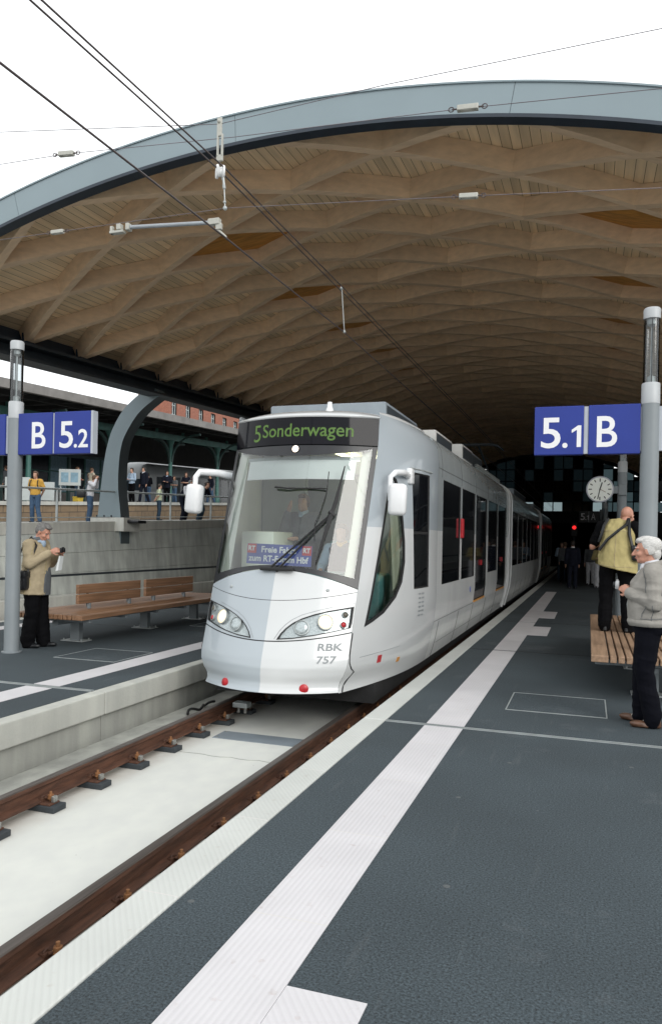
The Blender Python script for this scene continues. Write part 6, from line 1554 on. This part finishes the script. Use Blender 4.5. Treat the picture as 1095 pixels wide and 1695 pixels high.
# ---------- man in tan coat, left platform, looking down at his camera
RZ2 = R(-80)
J = dict(pel=(0, -.02, .95), waist=(0, -.01, 1.10), chest=(0, -.0, 1.28), ub=(0, -.02, 1.40), neck=(0, .02, 1.48), head=(0, .085, 1.585), face=(.05, .86, -.5), up=(0, .5, .86),
         shL=(-.185, -.01, 1.40), elL=(-.235, .08, 1.16), wrL=(-.09, .275, 1.30), shR=(.185, -.01, 1.40), elR=(.25, .03, 1.145), wrR=(.095, .245, 1.315),
         hipL=(-.09, -.01, .92), knL=(-.09, .03, .50), anL=(-.09, .06, .085), hipR=(.09, -.01, .92), knR=(.09, .0, .50), anR=(.09, -.06, .085), tL=(-.12, 1, 0), tR=(.12, 1, 0))
hk = dict(L=dict(d=Vector((.35, .8, .35)), n=Vector((.9, .0, -.2)), curl=.7), R=dict(d=Vector((-.3, .85, .3)), n=Vector((-.9, 0, -.2)), curl=.7))
p2, V2, W2, B2 = person('grey-haired man in tan coat and black trousers looking down at his camera', (-7.50, 8.93, 0), RZ2, 1.83, J, ('coat', 'c_beige'), 'c_black', ('hair_grey', 'short'), 'leather_black', True, 1.25, 'skin_ruddy', .74, handkw=hk, loose=2.6, collar='c_lightblue')
blob('coat_flap', [('loft', [((-.02, .145, .72), .10, .016, (0, .1, 1)), ((-.03, .155, 1.0), .085, .014, (0, -.05, 1)), ((-.02, .12, 1.3), .06, .014, (0, -.15, 1))])], .008, 'c_grey', p2, 2)
blob('coat_collar', [('loft', [((0, .0, 1.455), .105, .095, (0, -.3, 1)), ((0, .0, 1.51), .085, .08, (0, -.2, 1))])], .008, 'c_grey', p2, 2)
seams(p2, 'coat', [[(.30, .10, .86), (.30, .02, .98)], [(.3, -.03, .76), (.3, -.03, 1.0)], [(.12, .09, 1.46), (.23, .09, 1.40), (.27, .08, 1.26)], [(.12, -.11, 1.46), (.22, -.12, 1.38), (.27, -.11, 1.26), (.26, -.06, 1.18)], [(.05, .22, .76), (.05, .22, 1.0), (.05, .2, 1.25), (.05, .12, 1.42)]], 'c_khaki', .003)
cam2 = pocket_camera('small black camera held up by the man in the tan coat', tow(p2, (0, .375, 1.34)), RZ2, 'leather_black', 1.1)
t = thing('paper_sheet', 'folded white paper sheet held under the camera by the man in the tan coat', 'paper', tow(p2, (-.03, .335, 1.12)), RZ2)
m = MB(); m.add([(-.05, .0, .15), (.05, .0, .15), (.05, -.05, -.07), (-.05, -.05, -.07), (-.05, .02, .15), (.05, .02, .15), (.05, -.01, -.06), (-.05, -.01, -.06)], [(0, 1, 2, 3), (4, 7, 6, 5), (0, 4, 5, 1), (1, 5, 6, 2), (2, 6, 7, 3), (3, 7, 4, 0)]); m.build('sheet', 'blind_white', t)
bg_ = thing('shoulder_bag', 'black shoulder bag hanging at the hip of the man in the tan coat', 'bag', tow(p2, (.27, -.09, .80)), RZ2 + R(90))
m = MB(); m.rbox(-.125, .125, -.075, .075, 0, .26, .035); m.build('body', 'leather_black', bg_, smooth=40)
m = MB(); m.rbox(-.132, .132, -.083, .083, .16, .272, .03); m.build('flap', 'leather_black', bg_, smooth=40)
m = MB(); m.rbox(-.1, .1, -.11, -.07, .02, .14, .015); m.build('pocket', 'leather_black', bg_, smooth=40)
IVB = (Matrix.Translation(bg_.location) @ bg_.rotation_euler.to_matrix().to_4x4()).inverted()
m = MB(); m.tube([IVB @ tow(p2, v) for v in ((.27, -.20, .98), (.235, -.15, 1.20), (.185, -.09, 1.40), (.13, -.01, 1.515), (.175, .095, 1.40), (.245, .04, 1.17), (.27, .02, .98))], .013, 6); m.build('strap', 'leather_black', bg_, smooth=50)

# ---------- bald man in yellow waistcoat standing on the right bench, back to the camera
RZ3 = R(-8)
J = dict(pel=(0, -.03, .95), waist=(0, .0, 1.10), chest=(0, .035, 1.27), ub=(.015, .10, 1.375), neck=(.05, .165, 1.43), head=(.10, .225, 1.525), face=(.35, .85, -.25), up=(.1, .3, 1),
         shL=(-.20, .08, 1.375), elL=(-.31, .05, 1.10), wrL=(-.19, .27, 1.20), shR=(.20, .08, 1.375), elR=(.30, .12, 1.12), wrR=(.14, .32, 1.25),
         hipL=(-.10, -.02, .92), knL=(-.125, .03, .50), anL=(-.13, -.01, .085), hipR=(.10, -.02, .92), knR=(.14, .02, .50), anR=(.155, -.02, .085), tL=(-.25, 1, 0), tR=(.25, 1, 0))
hk = dict(L=dict(d=Vector((.5, .7, .3)), n=Vector((.9, .0, -.2)), curl=.6), R=dict(d=Vector((-.4, .7, .3)), n=Vector((-.9, 0, -.2)), curl=.6))
p3, V3, W3, B3 = person('bald man in yellow waistcoat standing on the right bench with his back turned', (.36, 10.85, .47), RZ3, 1.80, J, ('shirt', 'c_black'), 'c_black', ('hair_grey', 'bald'), 'leather_black', True, 1.18, 'skin_ruddy', .93, sleeve='half', handkw=hk, loose=1.7, vest=('vest', 'c_khaki', [((.045, -.035, .815), .270, .205, (.22, .0, 1)), ((.02, -.02, .90), .25, .195, (.1, 0, 1)), ((.0, -.01, .98), .238, .185, (0, 0, 1))]))
def strap3(pts, nm='strap'): m = MB(); m.tube(pts, .021, 6); m.build(nm, 'leather_black', p3, smooth=50)
strap3([(-.115, .02, 1.475), (-.155, -.075, 1.38), (-.175, -.12, 1.27), (-.21, -.10, 1.17)])
strap3([(.13, .05, 1.475), (.12, -.062, 1.40), (.02, -.125, 1.31), (-.10, -.16, 1.20), (-.20, -.15, 1.06)])
strap3([(.135, .06, 1.475), (.15, -.055, 1.39), (.165, -.12, 1.26), (.205, -.15, 1.10), (.235, -.14, .98)])
seams(p3, 'vest', [[(0, -.3, .86), (0, -.3, 1.1), (0, -.2, 1.3), (.02, -.1, 1.4)], [(-.2, -.1, 1.32), (0, -.2, 1.33), (.2, -.1, 1.32)], [(-.28, -.2, .87), (0, -.3, .87), (.28, -.2, .86)]], 'c_beige', .003)
b3 = thing('camera_bag', 'dark camera bag at the right hip of the bald man on the bench', 'bag', tow(p3, (.255, -.06, .93)), RZ3)
m = MB(); m.rbox(-.06, .06, -.12, .12, 0, .2, .03); m.build('body', 'leather_black', b3, smooth=40); m = MB(); m.rbox(-.066, .066, -.126, .126, .12, .21, .025); m.build('flap', 'leather_black', b3, smooth=40)
cam3 = pocket_camera('black camera in the hands of the bald man on the bench', tow(p3, (-.02, .40, 1.27)), RZ3, 'leather_black', 1.3)

# ---------- people on the path and on the old platform
ARMS_DOWN = {}
PH = dict(shR=(.18, .02, 1.40), elR=(.24, .16, 1.30), wrR=(.07, .22, 1.55), shL=(-.18, .02, 1.40), elL=(-.22, .2, 1.28), wrL=(-.05, .26, 1.53))
LEAN = dict(pel=(0, -.12, .92), waist=(0, -.03, 1.05), chest=(0, .08, 1.18), ub=(0, .15, 1.28), neck=(0, .2, 1.34), head=(0, .26, 1.45), shL=(-.18, .14, 1.28), shR=(.18, .14, 1.28), elL=(-.25, .22, 1.03), wrL=(-.12, .42, 1.0), elR=(.25, .22, 1.03), wrR=(.12, .42, 1.0), hipL=(-.09, -.11, .9), hipR=(.09, -.11, .9), anL=(-.1, -.12, .085), anR=(.1, -.08, .085))
FOLD = dict(elL=(-.26, .05, 1.14), wrL=(.02, .2, 1.15), elR=(.26, .05, 1.14), wrR=(-.02, .22, 1.12))
WALK = dict(anL=(-.12, -.22, .09), knL=(-.11, -.06, .5), anR=(.1, .14, .085), knR=(.10, .10, .5))
BACKP = dict(elL=(-.27, -.08, 1.14), wrL=(-.16, -.16, 1.0), elR=(.27, -.08, 1.14), wrR=(.16, -.16, 1.0))
GRP = 'onlookers beyond the left concrete wall'
def low(label, x, y, z, rz, H, J=None, **kw): return person(label, (x, y, z), R(rz), H, J, fine=False, group=GRP, **kw)
p4, V4, W4, B4 = low('man in yellow shirt and blue jeans with backpack straps standing behind the railing', -17.75, 21.0, zpath(21.0), 192, 1.76, dict(BACKP, anL=(-.2, .05, .085), anR=(.12, -.05, .085)), top=('shirt', 'c_yellow'), legs='c_jeans', hair=('hair_brown', 'short'), sleeve='half')
for s in (-1, 1): strap([(s * .11, -.04, 1.49), (s * .125, .10, 1.42), (s * .14, .15, 1.28), (s * .165, .10, 1.12)], .016, p4)
t = thing('backpack', 'dark backpack on the back of the man in the yellow shirt', 'backpack', tow(p4, (0, -.2, 1.08)), R(192)); m = MB(); m.rbox(-.15, .15, -.09, .08, 0, .42, .05); m.build('body', 'leather_black', t, smooth=40); m = MB(); m.rbox(-.11, .11, -.13, -.08, .04, .22, .03); m.build('pocket', 'leather_black', t, smooth=40)
def place(x, y_, Yd):  # unused placeholder for measured positions
    return x
p5, V5, W5, B5 = low('man in white shirt and jeans photographing beside the bent column', -16.6, 22.4, zpath(22.4), -62, 1.74, dict(PH, ub=(0, .08, 1.39), neck=(0, .12, 1.46), head=(0, .17, 1.57), chest=(0, .04, 1.27)), top=('shirt', 'c_white'), legs='c_jeans', hair=('hair_brown', 'short'))
pocket_camera('black camera held to the eye of the man in the white shirt', tow(p5, (0, .30, 1.58)), R(-62), 'leather_black', 1.3)
t = thing('camera_bag', 'black camera bag hanging behind the man photographing in the white shirt', 'bag', tow(p5, (.16, -.25, .88)), R(-62)); m = MB(); m.rbox(-.10, .10, -.16, .12, 0, .26, .04); m.build('body', 'leather_black', t, smooth=40); m = MB(); m.tube([(-.03, 0, .24), (-.1, .12, .5), (-.15, .2, .72)], .014, 5); m.build('strap', 'leather_black', t)
low('man in red jacket and dark jeans standing side on by the notice board', -24.2, 31.6, zterr(31.6), -75, 1.76, FOLD, top=('jacket', 'c_red'), legs='c_jeans_dark', hair=('hair_brown', 'short'))
low('man in cream jacket with his back turned on the old platform', -23.5, 31.8, zterr(31.8), -20, 1.72, FOLD, top=('jacket', 'c_cream'), legs='c_jeans_dark', hair=('hair_brown', 'short'), fat=1.15)
low('person in pale blue shirt half hidden behind the bent column', -21.75, 32.7, zterr(32.7), 170, 1.74, FOLD, top=('shirt', 'c_lightblue'), legs='c_black', hair=('hair_dark', 'short'))
low('man in dark suit and white shirt striding along the old platform', -21.45, 33.3, zterr(33.3), 165, 1.80, WALK, top=('jacket', 'c_suit'), legs='c_suit', hair=('hair_dark', 'short'), collar='c_white', hem=.86)
low('woman in long dark jacket over pale blue top on the old platform', -21.6, 35.8, zterr(35.8), 195, 1.70, FOLD, top=('coat', 'c_suit'), legs='c_black', hair=('hair_brown', 'long'), collar='c_lightblue', hem=.8)
low('girl in grey top and pale jeans standing beside the iron column', -21.5, 36.4, zterr(36.4), 170, 1.45, FOLD, top=('shirt', 'c_grey'), legs='c_jeans', hair=('hair_brown', 'long'), sleeve='half')
low('man in pale green shirt and grey trousers on the path, back to the railing', -19.3, 31.3, zpath(31.3), -50, 1.74, BACKP, top=('shirt', 'c_green'), legs='c_jeans_dark', hair=('hair_dark', 'short'), sleeve='half')
low('man in white shirt and dark waistcoat leaning on the railing', -13.95, 24.4, zpath(24.4), -100, 1.74, LEAN, top=('shirt', 'c_white'), legs='c_suit', hair=('hair_grey', 'short'), vest=('vest', 'c_suit'))
low('person in dark clothes leaning on the railing behind the tram mirror', -13.95, 25.6, zpath(25.6), -95, 1.74, LEAN, top=('shirt', 'c_suit'), legs='c_jeans_dark', hair=('hair_dark', 'short'))
low('woman in dark top holding white papers on the old platform', -21.7, 38.0, zterr(38.0), 190, 1.72, FOLD, top=('shirt', 'c_suit'), legs='c_black', hair=('hair_brown', 'long'), sleeve='half')
low('person in red top behind the leaning man on the old platform', -22.0, 39.4, zterr(39.4), 180, 1.6, FOLD, top=('shirt', 'c_red'), legs='c_jeans_dark', hair=('hair_brown', 'long'))
low('person in blue jeans and dark jacket behind the tram mirror on the old platform', -22.0, 41.5, zterr(41.5), 150, 1.74, WALK, top=('jacket', 'c_suit'), legs='c_jeans', hair=('hair_dark', 'short'))

low('person in grey coat at the far left end of the old platform', -26.2, 29.0, zterr(29.0), 100, 1.72, None, top=('coat', 'c_grey'), legs='c_black', hair=('hair_brown', 'short'), hem=.8)
low('person in dark top standing further along the old platform by the train', -24.5, 38.5, zterr(38.5), 60, 1.74, FOLD, top=('shirt', 'c_navy'), legs='c_jeans', hair=('hair_dark', 'short'))
# ---------- passengers in the dark hall
GRP = 'people waiting deep in the hall'
def hall_p(label, x, y, rz, H, J=None, **kw): return person(label, (x, y, 0), R(rz), H, J, fine=False, group=GRP, **kw)
hall_p('man in dark suit seen from behind deep in the hall', -.55, 29.5, 5, 1.80, None, top=('jacket', 'c_suit'), legs='c_suit', hair=('hair_dark', 'short'), hem=.82, collar='c_white')
hall_p('woman in pale yellow top and long pale trousers deep in the hall', .42, 31, 180, 1.70, FOLD, top=('shirt', 'c_khaki'), legs='c_white', hair=('hair_brown', 'long'), loose=3.)
hall_p('person in grey top beside the dark suit deep in the hall', .1, 33, 170, 1.74, None, top=('shirt', 'c_grey'), legs='c_white', hair=('hair_brown', 'short'))
hall_p('person in pale shirt close to the tram side deep in the hall', -1.75 + .6, 36, 190, 1.76, FOLD, top=('shirt', 'c_lightblue'), legs='c_jeans_dark', hair=('hair_dark', 'short'))
hall_p('man in dark jacket behind the suited man deep in the hall', -.95, 34, 0, 1.76, None, top=('jacket', 'c_grey'), legs='c_black', hair=('hair_brown', 'short'))
hall_p('person with red top in the far dark of the hall', .9, 38, 180, 1.7, None, top=('shirt', 'c_red'), legs='c_black', hair=('hair_brown', 'short'))

# ---------- crew in the cab
J = dict(elR=(.26, .10, 1.20), wrR=(.13, .20, 1.50), elL=(-.25, .02, 1.15), wrL=(-.03, .22, 1.13))
person('man in dark jacket standing behind the windscreen with one hand raised to his ear', (TX - .42, 9.75, .5), R(176), 1.76, J, ('jacket', 'c_grey'), 'c_suit', ('hair_brown', 'short'), fine=False, collar='c_lightblue', vox=.011)
J = dict(pel=(0, 0, .62), waist=(0, .0, .78), chest=(0, .02, .96), ub=(0, .02, 1.08), neck=(0, .03, 1.17), head=(0, .06, 1.29), shL=(-.18, .02, 1.09), shR=(.18, .02, 1.09), elL=(-.30, .12, .86), wrL=(-.26, .38, .84), elR=(.24, .14, .85), wrR=(.16, .40, .82),
         hipL=(-.09, .02, .58), knL=(-.12, .46, .56), anL=(-.12, .46, .16), hipR=(.09, .02, .58), knR=(.12, .46, .56), anR=(.12, .46, .16))
person('tram driver in dark waistcoat and pale shirt seated at the controls behind the windscreen', (TX + .26, 9.42, .42), R(180), 1.75, J, ('shirt', 'c_lightblue'), 'c_suit', ('hair_brown', 'short'), fine=False, collar='c_yellow', vest=('vest', 'c_suit'), vox=.011, hem=.95)
